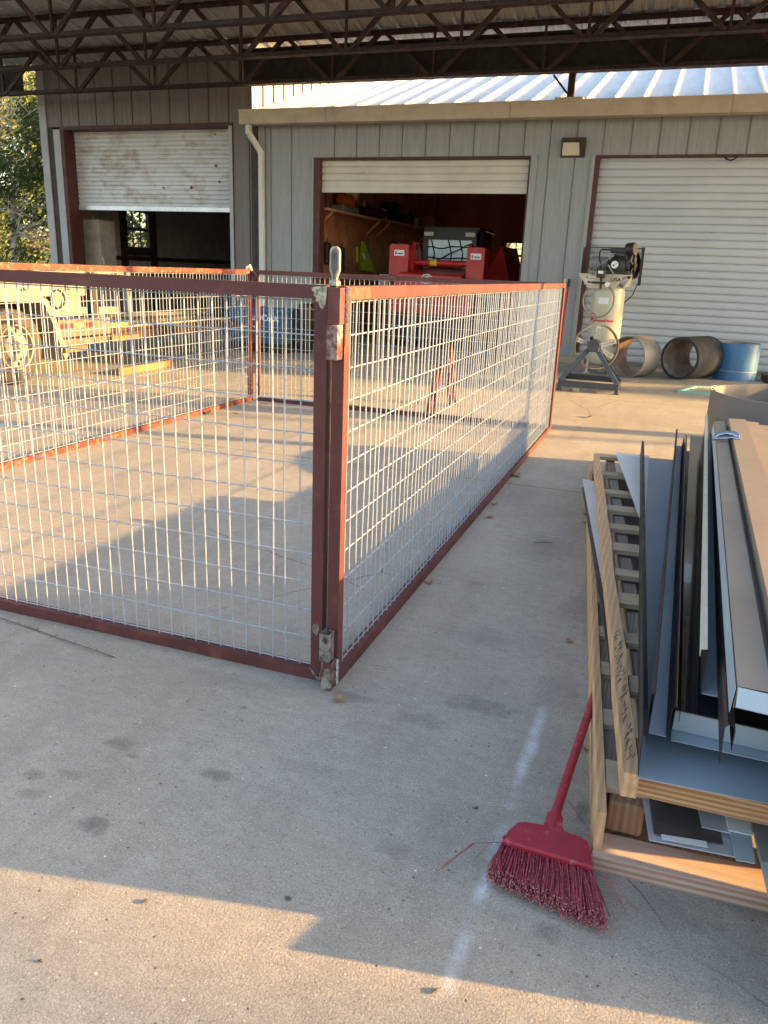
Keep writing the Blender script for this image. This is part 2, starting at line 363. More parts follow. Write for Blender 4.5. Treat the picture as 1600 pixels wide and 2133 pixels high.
def text(body, size, fn, name, mat, parent, ext=.0005, bold=0.):
    cu = bpy.data.curves.new('t', 'FONT'); cu.body = body; cu.size = size; cu.extrude = ext; cu.offset = bold
    cu.align_x = 'LEFT'; to = bpy.data.objects.new('t', cu); C.objects.link(to)
    bpy.context.view_layer.update()
    me = bpy.data.meshes.new_from_object(to.evaluated_get(bpy.context.evaluated_depsgraph_get()))
    off = WL[parent.name]
    for v in me.vertices: v.co = Vector(fn(v.co.x, v.co.y, v.co.z)) - off
    C.objects.unlink(to); bpy.data.objects.remove(to)
    me.materials.clear(); me.materials.append(mat); me.name = name
    o = bpy.data.objects.new(name, me); C.objects.link(o); o.parent = parent; WL[o.name] = off; return o

# ------------------------------------------------------------------ ground
D = 13.316
mb = MB(); mb.box(-14.5, 9, -6, 24, -.3, 0); struct(mb.build('concrete_slab', m_conc))
mb = MB(); mb.box(-250, 250, -250, 250, -.5, -.04); struct(mb.build('ground', m_grass))

# ------------------------------------------------------------------ wall panels
def ribbed(mb, x0, x1, z0, z1, Y, pitch=.4064, phase=0., depth=.022, minor=.003):
    # vertical steel panels facing -Y: flat pans with a dark open seam and faint striations
    xs = [x0]; k = math.ceil((x0-phase)/pitch)
    ev = []
    while phase + k*pitch < x1:
        c = phase + k*pitch; ev.append(c); k += 1
    prof = []
    def pan(a, b):
        n = max(2, int((b-a)/.045))
        for i in range(n+1):
            t = i/n; prof.append((a+(b-a)*t, Y - (minor if i % 2 else 0)))
    a = x0
    for c in ev:
        if c-.012 <= a or c+.012 >= x1: continue
        pan(a, c-.012); prof.append((c-.009, Y-.012)); prof.append((c-.004, Y-.012)); prof.append((c-.003, Y+depth)); prof.append((c+.007, Y+depth)); prof.append((c+.008, Y)); a = c+.012
    pan(a, x1)
    V = [(x, y, z0) for x, y in prof] + [(x, y, z1) for x, y in prof]; n = len(prof)
    mb.add(V, [(i, i+1, n+i+1, n+i) for i in range(n-1)])
    mb.box(x0, x1, Y+depth+.002, Y+depth+.06, z0, z1)
def shutter(mb, x0, x1, z0, z1, Y, pitch, dep=.016):
    # roll-up curtain: convex slats with a tight groove between them
    z = z0; V = []; n = 0; prof = []
    while z < z1:
        for t, d in ((0, 0), (.10, .7), (.3, 1), (.6, .85), (.84, .45), (.88, -.9), (.96, -.9)):
            prof.append((z+pitch*t, Y-dep*d))
        z += pitch
    K = 14
    for i in range(K+1):
        x = x0+(x1-x0)*i/K
        for zz, yy in prof:
            V.append((x, yy + .004*math.sin(x*2.3+zz*1.7), zz + .003*math.sin(x*1.9)))
    L = len(prof)
    F = [(i*L+j, (i+1)*L+j, (i+1)*L+j+1, i*L+j+1) for i in range(K) for j in range(L-1)]
    mb.add(V, F)

# ---- left, taller building
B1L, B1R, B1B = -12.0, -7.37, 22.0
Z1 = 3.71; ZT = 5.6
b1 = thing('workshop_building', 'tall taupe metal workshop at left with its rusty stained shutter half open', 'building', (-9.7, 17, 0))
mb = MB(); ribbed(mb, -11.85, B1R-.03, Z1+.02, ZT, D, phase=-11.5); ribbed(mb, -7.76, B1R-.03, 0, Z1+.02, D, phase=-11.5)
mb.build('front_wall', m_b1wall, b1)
mb = MB(); mb.cbox(B1L-.02, -11.86, D-.03, D+.12, 0, ZT); mb.cbox(-11.72, -11.56, D-.02, D+.05, 0, Z1-.02)
mb.build('corner_trim', m_trimlt, b1)
mb = MB(); mb.box(-11.86, -11.72, D-.004, D+.06, 0, Z1); mb.build('corner_recess', m_seam, b1)
mb = MB(); mb.box(-11.56, -11.48, D-.01, D+.36, 0, Z1); mb.box(-7.84, -7.765, D-.01, D+.36, 0, Z1); mb.box(-11.56, -7.765, D-.012, D+.36, Z1-.03, Z1+.03)
mb.build('door_jamb', m_maroon, b1)
mb = MB(); mb.box(-7.84, -7.77, D-.03, D-.012, 0, Z1-.03); mb.build('door_edge_trim', m_trimlt, b1)
mb = MB(); shutter(mb, -11.48, -7.84, 2.33, Z1-.03, D+.3, .078, .012); sh = mb.build('rolling_shutter', m_shut1, b1, label='white rolling shutter with brown staining and rust patches')
mb = MB(); mb.cbox(-11.48, -7.84, D+.27, D+.31, 2.26, 2.345); mb.build('bottom_bar', m_galv, sh)
mb = MB()
for px, py, r in ((399, 391, .035), (341, 391, .022), (450, 346, .03), (457, 379, .025), (448, 280, .018)):
    p = AY(px, py, D+.282); pts = []
    for k in range(9):
        t = k*2*math.pi/9; rr = r*random.uniform(.7, 1.15); pts.append((p.x+rr*math.cos(t), D+.281, p.z+rr*math.sin(t)))
    mb.prism(pts, (0, -.004, 0))
each(mb, 'rust_patch', m_redrust, sh)
# right-hand side wall: the sunlit cream strip above the lower roof
mb = MB(); prof = []
y = D
while y < B1B+.01:
    prof += [(B1R, y), (B1R, y+.36), (B1R+.02, y+.365), (B1R+.02, y+.385), (B1R, y+.39)]; y += .4064
n = len(prof); mb.add([(a, b_, 0) for a, b_ in prof]+[(a, b_, ZT) for a, b_ in prof], [(i+1, i, n+i, n+i+1) for i in range(n-1)])
mb.box(B1R-.06, B1R-.005, D+.05, B1B, 0, ZT)
mb.build('side_wall', m_sidewhite, b1)
mb = MB()
y = D+.375
while y < B1B:
    mb.box(B1R+.006, B1R+.026, y-.014, y+.014, 3.6, ZT); y += .4064
mb.build('side_rib', m_seam, b1)
# left wall with a window opening
wa, wb = AX(258, 436, -11.95), AX(306, 440, -11.95); wy0, wy1 = wa.y, wb.y; wz1 = wa.z; wz0 = AX(262, 515, -11.95).z
mb = MB(); mb.box(B1L, B1L+.06, D+.12, wy0, 0, ZT); mb.box(B1L, B1L+.06, wy1, B1B, 0, ZT); mb.box(B1L, B1L+.06, wy0, wy1, 0, wz0); mb.box(B1L, B1L+.06, wy0, wy1, wz1, ZT)
mb.box(B1L, B1R-.06, B1B, B1B+.06, 0, ZT)
mb.build('back_wall', m_inner, b1)
mb = MB(); mb.box(B1L+.061, B1L+.12, D+.14, B1B-.01, 1.33, 1.42); mb.box(B1L+.061, B1L+.15, wy0-.2, wy0-.06, 0, 4.2); mb.box(B1L+.061, B1L+.15, wy1+.06, wy1+.2, 0, 4.2); mb.box(B1L+.061, B1L+.2, wy0-.06, wy1+.06, wz0-.16, wz0-.04)
mb.build('wall_girt', m_darksteel, b1)
mb = MB(); fw = .045
mb.box(B1L+.01, B1L+.1, wy0-.04, wy0+.02, wz0-.04, wz1+.04); mb.box(B1L+.01, B1L+.1, wy1-.02, wy1+.04, wz0-.04, wz1+.04)
mb.box(B1L+.011, B1L+.099, wy0, wy1, wz0-.04, wz0+.02); mb.box(B1L+.011, B1L+.099, wy0, wy1, wz1-.02, wz1+.04)
zm = (wz0+wz1)/2; mb.box(B1L+.02, B1L+.095, wy0+.02, wy1-.02, zm-.03, zm+.03)
for k in (1, 2):
    yy = wy0+(wy1-wy0)*k/3; mb.box(B1L+.03, B1L+.06, yy-.008, yy+.008, wz0+.02, wz1-.02)
for zz in ((wz0+zm)/2, (wz1+zm)/2): mb.box(B1L+.032, B1L+.058, wy0+.02, wy1-.02, zz-.008, zz+.008)
wf = mb.build('window', m_seam, b1)
mb = MB(); mb.box(B1L+.04, B1L+.046, wy0+.02, wy1-.02, wz0+.02, wz1-.02); mb.build('pane', m_glass, wf)
mb = MB(); mb.hexa([(B1L-.3, D-.15, ZT), (B1R+.2, D-.15, ZT), (B1R+.2, B1B+.3, ZT), (B1L-.3, B1B+.3, ZT), (B1L-.3, D-.15, ZT+.08), (B1R+.2, D-.15, ZT+.08), (B1R+.2, B1B+.3, ZT+.5), (B1L-.3, B1B+.3, ZT+.5)])
mb.build('roof', m_roof, b1)

# ---- right, lower building
BR, BB = 4.6, 22.0; ZH = 3.135; ZE = 3.70
b2 = thing('shop_building', 'low grey green metal shop with beige gutter and two rolling shutter doors', 'building', (-1.2, 17, 0))
X2a, X2b, X3a, X3b = -6.17, -2.40, -1.37, 2.35
mb = MB(); ph = -6.6
for a, b_, z0, z1 in ((B1R+.26, X2a-.02, 0, ZE), (X2a-.02, X2b+.02, ZH+.02, ZE), (X2b+.10, X3a-.10, 0, ZE), (X3a-.10, X3b+.1, ZH+.02, ZE), (X3b+.1, BR, 0, ZE)):
    ribbed(mb, a, b_, z0, z1, D, phase=ph)
mb.box(X2b+.02, X2b+.10, D+.001, D+.05, ZH+.02, ZE); 
mb.build('front_wall', m_b2wall, b2)
mb = MB(); mb.cbox(X2b, X2b+.10, D-.03, D+.03, 0, ZH+.02); mb.cbox(X3a-.10, X3a-.04, D-.03, D+.03, 0, ZH+.02); mb.cbox(X2a-.035, X2a, D-.03, D+.02, 0, ZH+.02); mb.cbox(B1R+.13, B1R+.25, D-.03, D+.04, 0, ZE)
each(mb, 'jamb_trim', m_b2wall, b2)
mb = MB(); mb.box(X2a, X2a+.12, D-.01, D+.2, 0, ZH); mb.box(X2b-.03, X2b, D-.005, D+.2, 0, ZH); mb.box(X3a-.04, X3a+.03, D-.02, D+.2, 0, ZH)
mb.box(X2a-.02, X2b+.02, D-.02, D+.2, ZH-.015, ZH+.015); mb.box(X3a-.04, X3b, D-.018, D+.2, ZH-.015, ZH+.015)
mb.build('door_jamb', m_maroon, b2)
mb = MB(); mb.box(B1R+.02, B1R+.13, D-.01, D+.04, 0, ZE); mb.build('corner_recess', m_seam, b2)
mb = MB(); shutter(mb, X2a+.12, X2b-.03, 2.68, ZH-.015, D+.10, .112, .016); sh = mb.build('rolling_shutter', m_shut2, b2, label='cream rolling shutter rolled nearly to the top')
mb = MB(); mb.cbox(X2a+.12, X2b-.03, D+.07, D+.115, 2.60, 2.69); mb.build('bottom_bar', m_shut2, sh)
mb = MB(); shutter(mb, X3a+.03, X3b, .06, ZH-.015, D+.10, .112, .016); sh = mb.build('rolling_shutter', m_shut3, b2, label='pale rolling shutter fully closed')
mb = MB(); mb.box(X3a+.03, X3b, D+.06, D+.12, 0, .07); mb.build('bottom_bar', m_gray, sh)
# gutter box with butt seams
mb = MB(); segs = [-7.45, -5.82, -2.73, .42, BR+.1]
for a, b_ in zip(segs[:-1], segs[1:]):
    mb.cbox(a+.002, b_-.002, D-.34, D-.14, 3.645, 3.865, .006)
    mb.box(a+.002, b_-.002, D-.352, D-.335, 3.845, 3.875)
mb.build('gutter', m_gutter, b2)
mb = MB(); mb.box(B1R+.02, BR, D-.15, D+.02, 3.69, 3.73); mb.build('soffit', m_b1wall, b2)
mb = MB(); mb.cbox(-7.345, -7.265, D-.30, D-.20, 3.50, 3.648); mb.bar((-7.305, D-.25, 3.52), (-7.16, D-.07, 3.22), .08, .08); mb.cbox(-7.20, -7.12, D-.12, D-.03, .1, 3.24)
mb.build('downspout', m_white, b2)
# roof with trapezoid ribs rising to the ridge
sl = .333; RY = 19.6
mb = MB(); prof = []; x = B1R+.03
def rz(y): return 3.86+(y-(D-.2))*sl
while x < BR+.2:
    prof += [(x, 0), (x+.372, 0), (x+.376, .056), (x+.396, .056), (x+.400, 0)]; x += .41
n = len(prof)
mb.add([(a, D-.22, rz(D-.22)+h) for a, h in prof]+[(a, RY, rz(RY)+h) for a, h in prof], [(i, i+1, n+i+1, n+i) for i in range(n-1)])
mb.add([(B1R+.03, RY, rz(RY)), (BR+.2, RY, rz(RY)), (BR+.2, 26, rz(RY)-2), (B1R+.03, 26, rz(RY)-2)], [(0, 1, 2, 3)])
mb.build('roof', m_roof, b2)
# interior: plywood walls, ceiling, back window
bw0, bw1, bz0, bz1 = -4.46, -3.3, 1.5, 2.2
mb = MB(); mb.box(-6.46, -6.4, D+.22, BB, 0, 3.6); mb.build('side_partition', m_ply, b2)
mb = MB(); mb.box(-6.4, bw0, BB, BB+.1, 0, 3.6); mb.box(bw1, BR, BB, BB+.1, 0, 3.6); mb.box(bw0, bw1, BB, BB+.1, 0, bz0); mb.box(bw0, bw1, BB, BB+.1, bz1, 3.6)
mb.box(BR-.06, BR, D+.1, BB, 0, 3.7); mb.build('back_wall', m_plydk, b2)
mb = MB(); mb.box(-6.4, BR-.06, D+.22, BB, 3.6, 3.66); mb.build('ceiling', m_plydk, b2)
mb = MB()
for xx in (bw0-.03, bw1-.03, (bw0+bw1)/2-.02): mb.box(xx, xx+.06, BB-.04, BB+.05, bz0-.03, bz1+.03)
for zz in (bz0-.03, bz1-.03, (bz0+bz1)/2-.03): mb.box(bw0+.03, bw1-.03, BB-.038, BB+.048, zz, zz+.055)
for xx in (bw0+.29, bw1-.29): mb.box(xx-.01, xx+.01, BB-.02, BB+.02, bz0, bz1)
for zz in ((bz0*3+bz1)/4, (bz0+3*bz1)/4): mb.box(bw0, bw1, BB-.018, BB+.018, zz-.01, zz+.01)
wf = mb.build('window', m_seam, b2)
mb = MB(); mb.box(bw0, bw1, BB+.02, BB+.026, bz0, bz1); mb.build('pane', m_glass, wf)
# wall light
mb = MB(); c = AY(1196, 309, D); mb.hexa([(c.x-.19, D-.05, c.z-.13), (c.x+.17, D-.05, c.z-.13), (c.x+.17, D-.01, c.z-.13), (c.x-.19, D-.01, c.z-.13), (c.x-.18, D-.16, c.z+.13), (c.x+.18, D-.16, c.z+.13), (c.x+.18, D-.01, c.z+.13), (c.x-.18, D-.01, c.z+.13)])
wl = mb.build('wall_light', m_seam, b2)
mb = MB(); mb.hexa([(c.x-.165, D-.075, c.z-.11), (c.x+.10, D-.075, c.z-.11), (c.x+.10, D-.05, c.z-.11), (c.x-.165, D-.05, c.z-.11), (c.x-.155, D-.150, c.z+.06), (c.x+.085, D-.150, c.z+.06), (c.x+.085, D-.12, c.z+.06), (c.x-.155, D-.12, c.z+.06)]); mb.build('lens', m_lens, wl)
mb = MB(); mb.tube([AY(1505+3.4*i, 323+11*math.sin(math.pi*i/10), D-.02) for i in range(11)], .012, 6); mb.build('cable_loop', m_dark, b2)

# ------------------------------------------------------------------ canopy
cn = thing('steel_canopy', 'open sided steel canopy of rusty lattice joists overhead', 'canopy', (-3, 9, 4.2))
CL, CR = -14.2, 6.5
mb = MB(); prof = []; x = CL
zb = 5.06
while x < CR:
    prof += [(x, zb), (x+.20, zb), (x+.225, zb+.038), (x+.28, zb+.038), (x+.305, zb)]; x += .305
n = len(prof); mb.add([(a, 7.4, h) for a, h in prof]+[(a, 12.0, h) for a, h in prof]+[(a, D-.02, h-.26) for a, h in prof], [(k*n+i, k*n+i+1, k*n+n+i+1, k*n+n+i) for k in range(2) for i in range(n-1)])
mb.box(CL, CR, 7.38, 12.0, zb+.05, zb+.07); mb.hexa([(CL, 12.001, zb+.05), (CR, 12.001, zb+.05), (CR, D-.02, zb-.21), (CL, D-.02, zb-.21), (CL, 12.001, zb+.07), (CR, 12.001, zb+.07), (CR, D-.02, zb-.19), (CL, D-.02, zb-.19)])
mb.build('roof_deck', m_deck, cn)
def joist(Y, z0, z1, x0, panel=1.68, ph=-12.33, cw=.085):
    mb = MB(); 
    for zz, w_ in ((z0, cw), (z1, cw)):
        mb.box(CL+.1, CR-.1, Y-w_*.75, Y-.008, zz-.006, zz+.006); mb.box(CL+.1, CR-.1, Y+.008, Y+w_*.75, zz-.006, zz+.006)
        s_ = 1 if zz == z0 else -1
        mb.box(CL+.1, CR-.1, Y-.014, Y-.008, min(zz+s_*.007, zz+s_*.06), max(zz+s_*.007, zz+s_*.06)); mb.box(CL+.1, CR-.1, Y+.008, Y+.014, min(zz+s_*.007, zz+s_*.06), max(zz+s_*.007, zz+s_*.06))
    x = ph
    while x < CR:
        if x > CL+.1:
            mb.bar((x, Y, z0+.01), (x, Y, z1-.01), .036, .036)
            for dx in (-panel/2, panel/2):
                if CL+.1 < x+dx < CR-.1: mb.bar((x+dx*.06, Y, z0+.01), (x+dx*.97, Y, z1-.01), .055, .06)
        x += panel
    return mb
joist(12.78, 4.20, 4.87, CL).build('joist', m_darksteel, cn)
joist(11.45, 4.26, 5.01, CL, ph=-11.55).build('joist', m_darksteel, cn)
joist(9.95, 4.27, 5.02, CL, ph=-12.0, cw=.10).build('joist', m_darksteel, cn)
joist(8.45, 4.27, 5.02, CL, ph=-12.6).build('joist', m_darksteel, cn)
mb = MB(); mb.box(-7.34, CR, 12.98, 13.0, 4.27, 4.74); mb.box(-7.34, CR, 12.9, 13.08, 4.24, 4.27); mb.box(-7.34, CR, 12.9, 13.08, 4.74, 4.77)
mb.box(CL, -12.05, 12.98, 13.0, 4.27, 4.74); mb.box(CL, -12.05, 12.9, 13.08, 4.24, 4.27)
mb.build('eave_beam', m_black, cn)
pc = AY(1190, 192, D-.25)
mb = MB(); mb.box(pc.x-.05, pc.x+.05, D-.32, D-.22, 3.90, 4.24); mb.bar((pc.x-.28, D-.27, 4.22), (pc.x-.02, D-.27, 3.93), .03, .03)
pst = mb.build('post', m_darksteel, cn); mb = MB(); mb.cbox(pc.x-.22, pc.x+.20, D-.36, D-.12, 3.876, 3.905); mb.build('base_plate', m_gutter, pst)
for cx, cy, ww in ((6.0, 7.19, .12), (6.0, 8.66, .22), (-14.0, 7.5, .15), (-14.0, 12.9, .15)):
    mb = MB(); mb.cbox(cx-ww/2, cx+ww/2, cy-ww/2, cy+ww/2, 0, 5.05); mb.build('column', m_darksteel, cn)

# ------------------------------------------------------------------ the pen: four welded panels
NX, NY, PW, PL, H = -.888, 2.142, 3.07, 4.962, 1.295
T = .040
def pen_panel(name, label, a, b, red=m_red, skip_near=False, seed=1):
    # a, b: ground points of the two ends of the centre line
    rnd = random.Random(seed); a, b = Vector((*a, 0)), Vector((*b, 0)); L = (b-a).length; d = (b-a).normalized(); nrm = Vector((-d.y, d.x, 0))
    t = thing(name, label, 'fence panel', a, 'panels of the livestock pen')
    def P(s_, z, o=0): return a + d*s_ + nrm*o + Vector((0, 0, z))
    def tubebox(s0, s1, z0, z1):
        c = .003; o = T/2; m_ = MB()
        p = [P(s0, z0, -o), P(s1, z0, -o), P(s1, z0, o), P(s0, z0, o), P(s0, z1, -o), P(s1, z1, -o), P(s1, z1, o), P(s0, z1, o)]
        m_.hexa(p); return m_
    for z0, z1 in ((H-T, H), (.002, T+.002)): 
        tubebox(T+.0005, L-T-.0005, z0, z1).build('rail', red, t)
    for s0, s1 in ((0, T), (L-T, L)): tubebox(s0, s1, .002, H).build('stile', red, t)
    mb = MB(); n = round((L-2*T)/.0508); st = (L-2*T)/n; r = .0024
    zs = [T+.006 + i*(H-2*T-.012)/12 for i in range(13)]
    for i in range(n+1):
        s_ = T + i*st; s_ = min(max(s_, T+.004), L-T-.004); off = rnd.gauss(0, .0018); bow = rnd.gauss(0, .004)
        mb.tube([P(s_+off+bow*math.sin(math.pi*k/4), T+.001+(H-2*T-.002)*k/4, rnd.gauss(0, .001)) for k in range(5)], r, 6, cap=False)
    for zz in zs:
        mb.tube([P(T+(L-2*T)*k/12, zz + rnd.gauss(0, .0012), .0048+rnd.gauss(0, .0006)) for k in range(13)], r, 6, cap=False)
    mb.build('wire_mesh', m_wire, t, smooth=True)
    return t, P
tr, PR = pen_panel('wire_fence', 'long red framed wire panel running back from the hinge, its frame lit orange', (NX-T/2, NY), (NX-T/2, NY+PL), seed=2)
tl, PLf = pen_panel('wire_gate', 'red framed wire gate nearest the viewer with a scraped silver top corner', (NX-.058-3.0, NY+T/2), (NX-.058, NY+T/2), seed=3)
tl['group'] = 'panels of the livestock pen'; tl['category'] = 'gate'
tb, PB = pen_panel('wire_fence', 'shaded red framed wire panel closing the far end of the pen', (NX-PW+.03, NY+PL+T/2), (NX, NY+PL+T/2), seed=4)
ts, PS = pen_panel('wire_fence', 'rusty framed wire panel on the left long side of the pen', (NX-PW-T/2, NY+.0), (NX-PW-T/2, NY+PL), red=m_redrust, seed=5)
# bare steel at the welded corners, hinge knuckles and pin
def blob(pts, d, name, mat, par): mb = MB(); mb.prism(pts, d); return mb.build(name, mat, par)
gx = NX-.058; yf = NY-.0012
blob([(gx-.050, yf, H-.006), (gx-.048, yf, H-.016), (gx-.040, yf, H-.022), (gx-.043, yf, H-.030), (gx-.034, yf, H-.036), (gx-.037, yf, H-.044), (gx-.028, yf, H-.050), (gx-.022, yf, H-.062), (gx-.012, yf, H-.068), (gx-.005, yf, H-.055), (gx-.002, yf, H-.03), (gx-.001, yf, H-.002)], (0, .001, 0), 'ground_weld', m_bare, tl)
mb = MB(); mb.box(gx-.13, gx-.0005, NY+.002, NY+T-.002, H+.0003, H+.0016); mb.build('ground_weld', m_bare, tl)
blob([(gx-.036, yf, .195), (gx-.030, yf, .212), (gx-.024, yf, .205), (gx-.018, yf, .216), (gx-.012, yf, .206), (gx-.009, yf, .194), (gx-.014, yf, .183), (gx-.02, yf, .168), (gx-.026, yf, .176), (gx-.033, yf, .183)], (0, .001, 0), 'ground_weld', m_bare, tl)
blob([(gx-.045, yf, .044), (gx-.040, yf, .046), (gx-.010, yf, .012), (gx-.001, yf, .05), (gx-.003, yf, .004), (gx-.016, yf, .004)], (0, .001, 0), 'ground_weld', m_bare, tl)
mb = MB(); mb.box(NX+.0003, NX+.0012, NY+.03, NY+.20, H-.038, H-.002); mb.build('scorched_weld', M('scorch_edge', (.14, .05, .04), .5, .2, var=.5, scale=25, col2=(.20, .10, .06), lo_=.45, hi_=.6), tr)
mb = MB(); mb.box(NX+.0004, NX+.0014, NY+.002, NY+.032, H-.17, H-.002); mb.build('scorched_weld', M('scorch_dark', (.10, .05, .04), .5, .2, var=.5, scale=30, col2=(.08, .06, .06), lo_=.5, hi_=.62), tr)
def knuckle(x0, x1, z0, z1, par, mat, name='hinge_knuckle', y0=NY-.046, y1=NY-.006):
    mb = MB(); w_ = .003; 
    for q in ((x0, x0+w_, y0, y1), (x1-w_, x1, y0, y1), (x0+w_, x1-w_, y0, y0+w_), (x0+w_, x1-w_, y1-w_, y1)): mb.box(*q, z0, z1)
    return mb.build(name, mat, par)
m_knk = M('part_stripped_tube', (.14, .045, .04), .4, .3, var=.3, scale=9, col2=(.34, .32, .31), lo_=.5, hi_=.66)
m_knk2 = M('stripped_tube', (.36, .34, .33), .32, .6, var=.3, scale=20, col2=(.12, .07, .06), lo_=.52, hi_=.62)
kx = NX-.036
knuckle(kx, kx+.038, H-.105, H-.004, tr, m_red)
knuckle(kx-.002, kx+.032, H-.207, H-.107, tl, m_knk)
knuckle(kx-.010, kx+.026, .106, .204, tl, m_knk2)
knuckle(kx-.002, kx+.034, .004, .104, tr, m_knk)
for z0, z1, xx, yy in ((H-.10, H-.01, NX+.004, -.005), (.01, .095, NX-.001, -.006)):
    mb = MB()
    for k in range(14):
        z = z0+(z1-z0)*k/13; mb.tube([(xx+random.uniform(-.002, .002), NY+yy, z), (xx+.006, NY-.002, z+.004)], .006, 6)
    mb.build('weld_bead', m_bare, tr, smooth=True)
for z0, z1 in ((H-.12, H-.112), (H-.20, H-.19), (.12, .13), (.18, .195)):
    mb = MB()
    for k in range(5):
        z = z0+(z1-z0)*k/4; mb.tube([(kx-.010, NY-.006, z), (kx-.001, NY-.012, z+.003)], .007, 6)
    mb.build('weld_bead', m_heat, tl, smooth=True)
# the drop pin with its flat rounded lug
hp = thing('hinge_pin', 'flat steel lug handle of the pin standing up from the gate hinge', 'hinge pin', (kx+.02, NY-.026, H))
def lug(w2, z0, z1, wn):
    out = []
    for sgn in (1,):
        out += [(-wn, z0), (wn, z0), (wn*1.05, z0+.012), (w2, z0+.03), (w2, z1-.016)]
        out += [(w2*math.cos(t), z1-.016+.016*math.sin(t)) for t in (R(35), R(70), R(110), R(145))]
        out += [(-w2, z1-.016), (-w2, z0+.03), (-wn*1.05, z0+.012)]
    return out
cx0, cy0 = kx+.012, NY-.030
mb = MB(); mb.prism([(cx0+a, cy0, z) for a, z in lug(.0150, H+.012, H+.108, .0075)], (0, .010, 0)); mb.build('lug', M('dull_lug_steel', (.40, .35, .28), .55, .3, var=.3, scale=40), hp)
mb = MB(); mb.prism([(cx0+a, cy0-.0012, z) for a, z in lug(.0095, H+.018, H+.103, .003)], (0, .0013, 0)); mb.build('worn_face', m_heat, hp)
mb = MB(); mb.tube([(cx0, cy0+.006, H-.2), (cx0, cy0+.006, H+.002)], .009, 10); mb.build('pin_shaft', m_heat, hp, smooth=True)
mb = MB(); mb.cbox(cx0-.014, cx0+.014, cy0-.008, cy0+.02, H-.003, H+.016, .004); mb.build('pin_collar', m_bare, hp)
# bare weld lump and wire at the far left corner of the pen, tie wire at the far right
mb = MB(); q = Vector((NX-PW-.01, NY+PL-.02, H))
mb.tube([q+Vector((-.02, 0, .0)), q+Vector((-.022, 0, .02)), q+Vector((0, 0, .034)), q+Vector((.012, 0, .01)), q+Vector((.03, 0, -.02))], [.02, .024, .018, .014, .008], 8)
mb.build('weld_lump', m_coilhem, ts, smooth=True)
mb = MB(); q = Vector((NX-PW+.05, NY+PL, H)); mb.tube([q+Vector((-.05, 0, .01)), q+Vector((-.02, -.02, -.03)), q+Vector((.02, -.03, -.05)), q+Vector((-.02, -.03, -.13))], [.012, .02, .022, .01], 8); mb.build('clamp', m_dark, tb, smooth=True)
mb = MB(); q = Vector((NX, NY+PL, H)); mb.tube([q+Vector((-.05, -.02, -.005)), q+Vector((-.01, -.02, .012)), q+Vector((-.005, 0, .03)), q+Vector((-.015, 0, .0))], .004, 6); mb.build('tie_wire', m_heat, tb, smooth=True)
# loose length of barbed galvanised wire on the slab
mb = MB(); pw = [(-60, 1278), (0, 1292), (60, 1308), (130, 1334), (185, 1355), (240, 1371)]
P3 = [G(x, y)+Vector((0, 0, .006+.004*math.sin(i*2))) for i, (x, y) in enumerate(pw)]
mb.tube(P3, .0022, 7)
for i, (x, y) in enumerate([(40, 1301), (78, 1314), (116, 1328), (155, 1343), (200, 1359)]):
    p = G(x, y)+Vector((0, 0, .006)); mb.tube([p-Vector((.001, .006, 0)), p+Vector((.001, .007, .003))], .0022, 6)
tag(mb.build('loose_wire', m_heat, smooth=True), 'loose bent strand of galvanised wire lying on the slab before the gate', 'wire')

# ------------------------------------------------------------------ air compressor
cb = Vector((-.88, 12.05, 0))
ac = thing('air_compressor', 'tall tan upright air compressor with black pump before the closed shutter', 'air compressor', cb)
r = .232
mb = MB(); mb.lathe(cb, (0, 0, 1), [(.02, .12), (.14, .125), (.20, .17), (r, .26), (r, 1.12), (.222, 1.20), (.19, 1.27), (.10, 1.31), (.01, 1.32)], 48)
tank = mb.build('tank', m_tan, ac, smooth=True)
mb = MB()
for k in range(3):
    t = R(90+120*k); p = cb+Vector((.21*math.cos(t), .21*math.sin(t), 0)); mb2 = MB(); mb2.bar(p+Vector((0, 0, 0)), p+Vector((-.02*math.cos(t), -.02*math.sin(t), .22)), .07, .03); mb2.cbox(p.x-.05, p.x+.05, p.y-.05, p.y+.05, 0, .012); mb2.build('foot', m_tan, ac)
# saddle platform with angled skirt
px0, px1 = cb.x-.43, cb.x+.30; zt = 1.41; yf_ = cb.y-.24
mb = MB()
mb.cbox(px0, px1, yf_, cb.y+.26, zt-.018, zt)
mb.prism([(px0, yf_, zt-.018), (px1-.06, yf_, zt-.018), (px1-.22, yf_, zt-.20), (px0+.16, yf_, zt-.20)], (0, .006, 0))
mb.prism([(px1-.005, yf_+.0, zt-.018), (px1-.005, cb.y+.26, zt-.018), (px1-.02, cb.y+.1, zt-.16), (px1-.10, yf_+.05, zt-.18)], (.006, 0, 0))
mb.build('platform', m_tan, ac)
mb = MB(); mb.prism([(px0+.10, yf_-.001, zt-.03), (px0+.24, yf_-.001, zt-.03), (px0+.235, yf_-.001, zt-.15), (px0+.095, yf_-.001, zt-.15)], (0, -.001, 0))
st_ = mb.build('warning_sticker', m_lens, ac); mb = MB(); mb.box(px0+.11, px0+.14, yf_-.004, yf_-.002, zt-.07, zt-.04); mb.box(px0+.155, px0+.225, yf_-.004, yf_-.002, zt-.075, zt-.065); mb.box(px0+.14, px0+.18, yf_-.004, yf_-.002, zt-.13, zt-.10); mb.build('sticker_print', m_gray, st_)
text('USA', .075, lambda x, y, z: (px0+.455+x, yf_-.002-z, zt-.095+y), 'lettering', m_txtblk, ac, bold=.002)
mb = MB(); mb.prism([(px0+.62, yf_-.001, zt-.03), (px0+.665, yf_-.001, zt-.03), (px0+.61, yf_-.001, zt-.09)], (0, -.001, 0)); mb.build('flag_decal', m_txtred, ac)
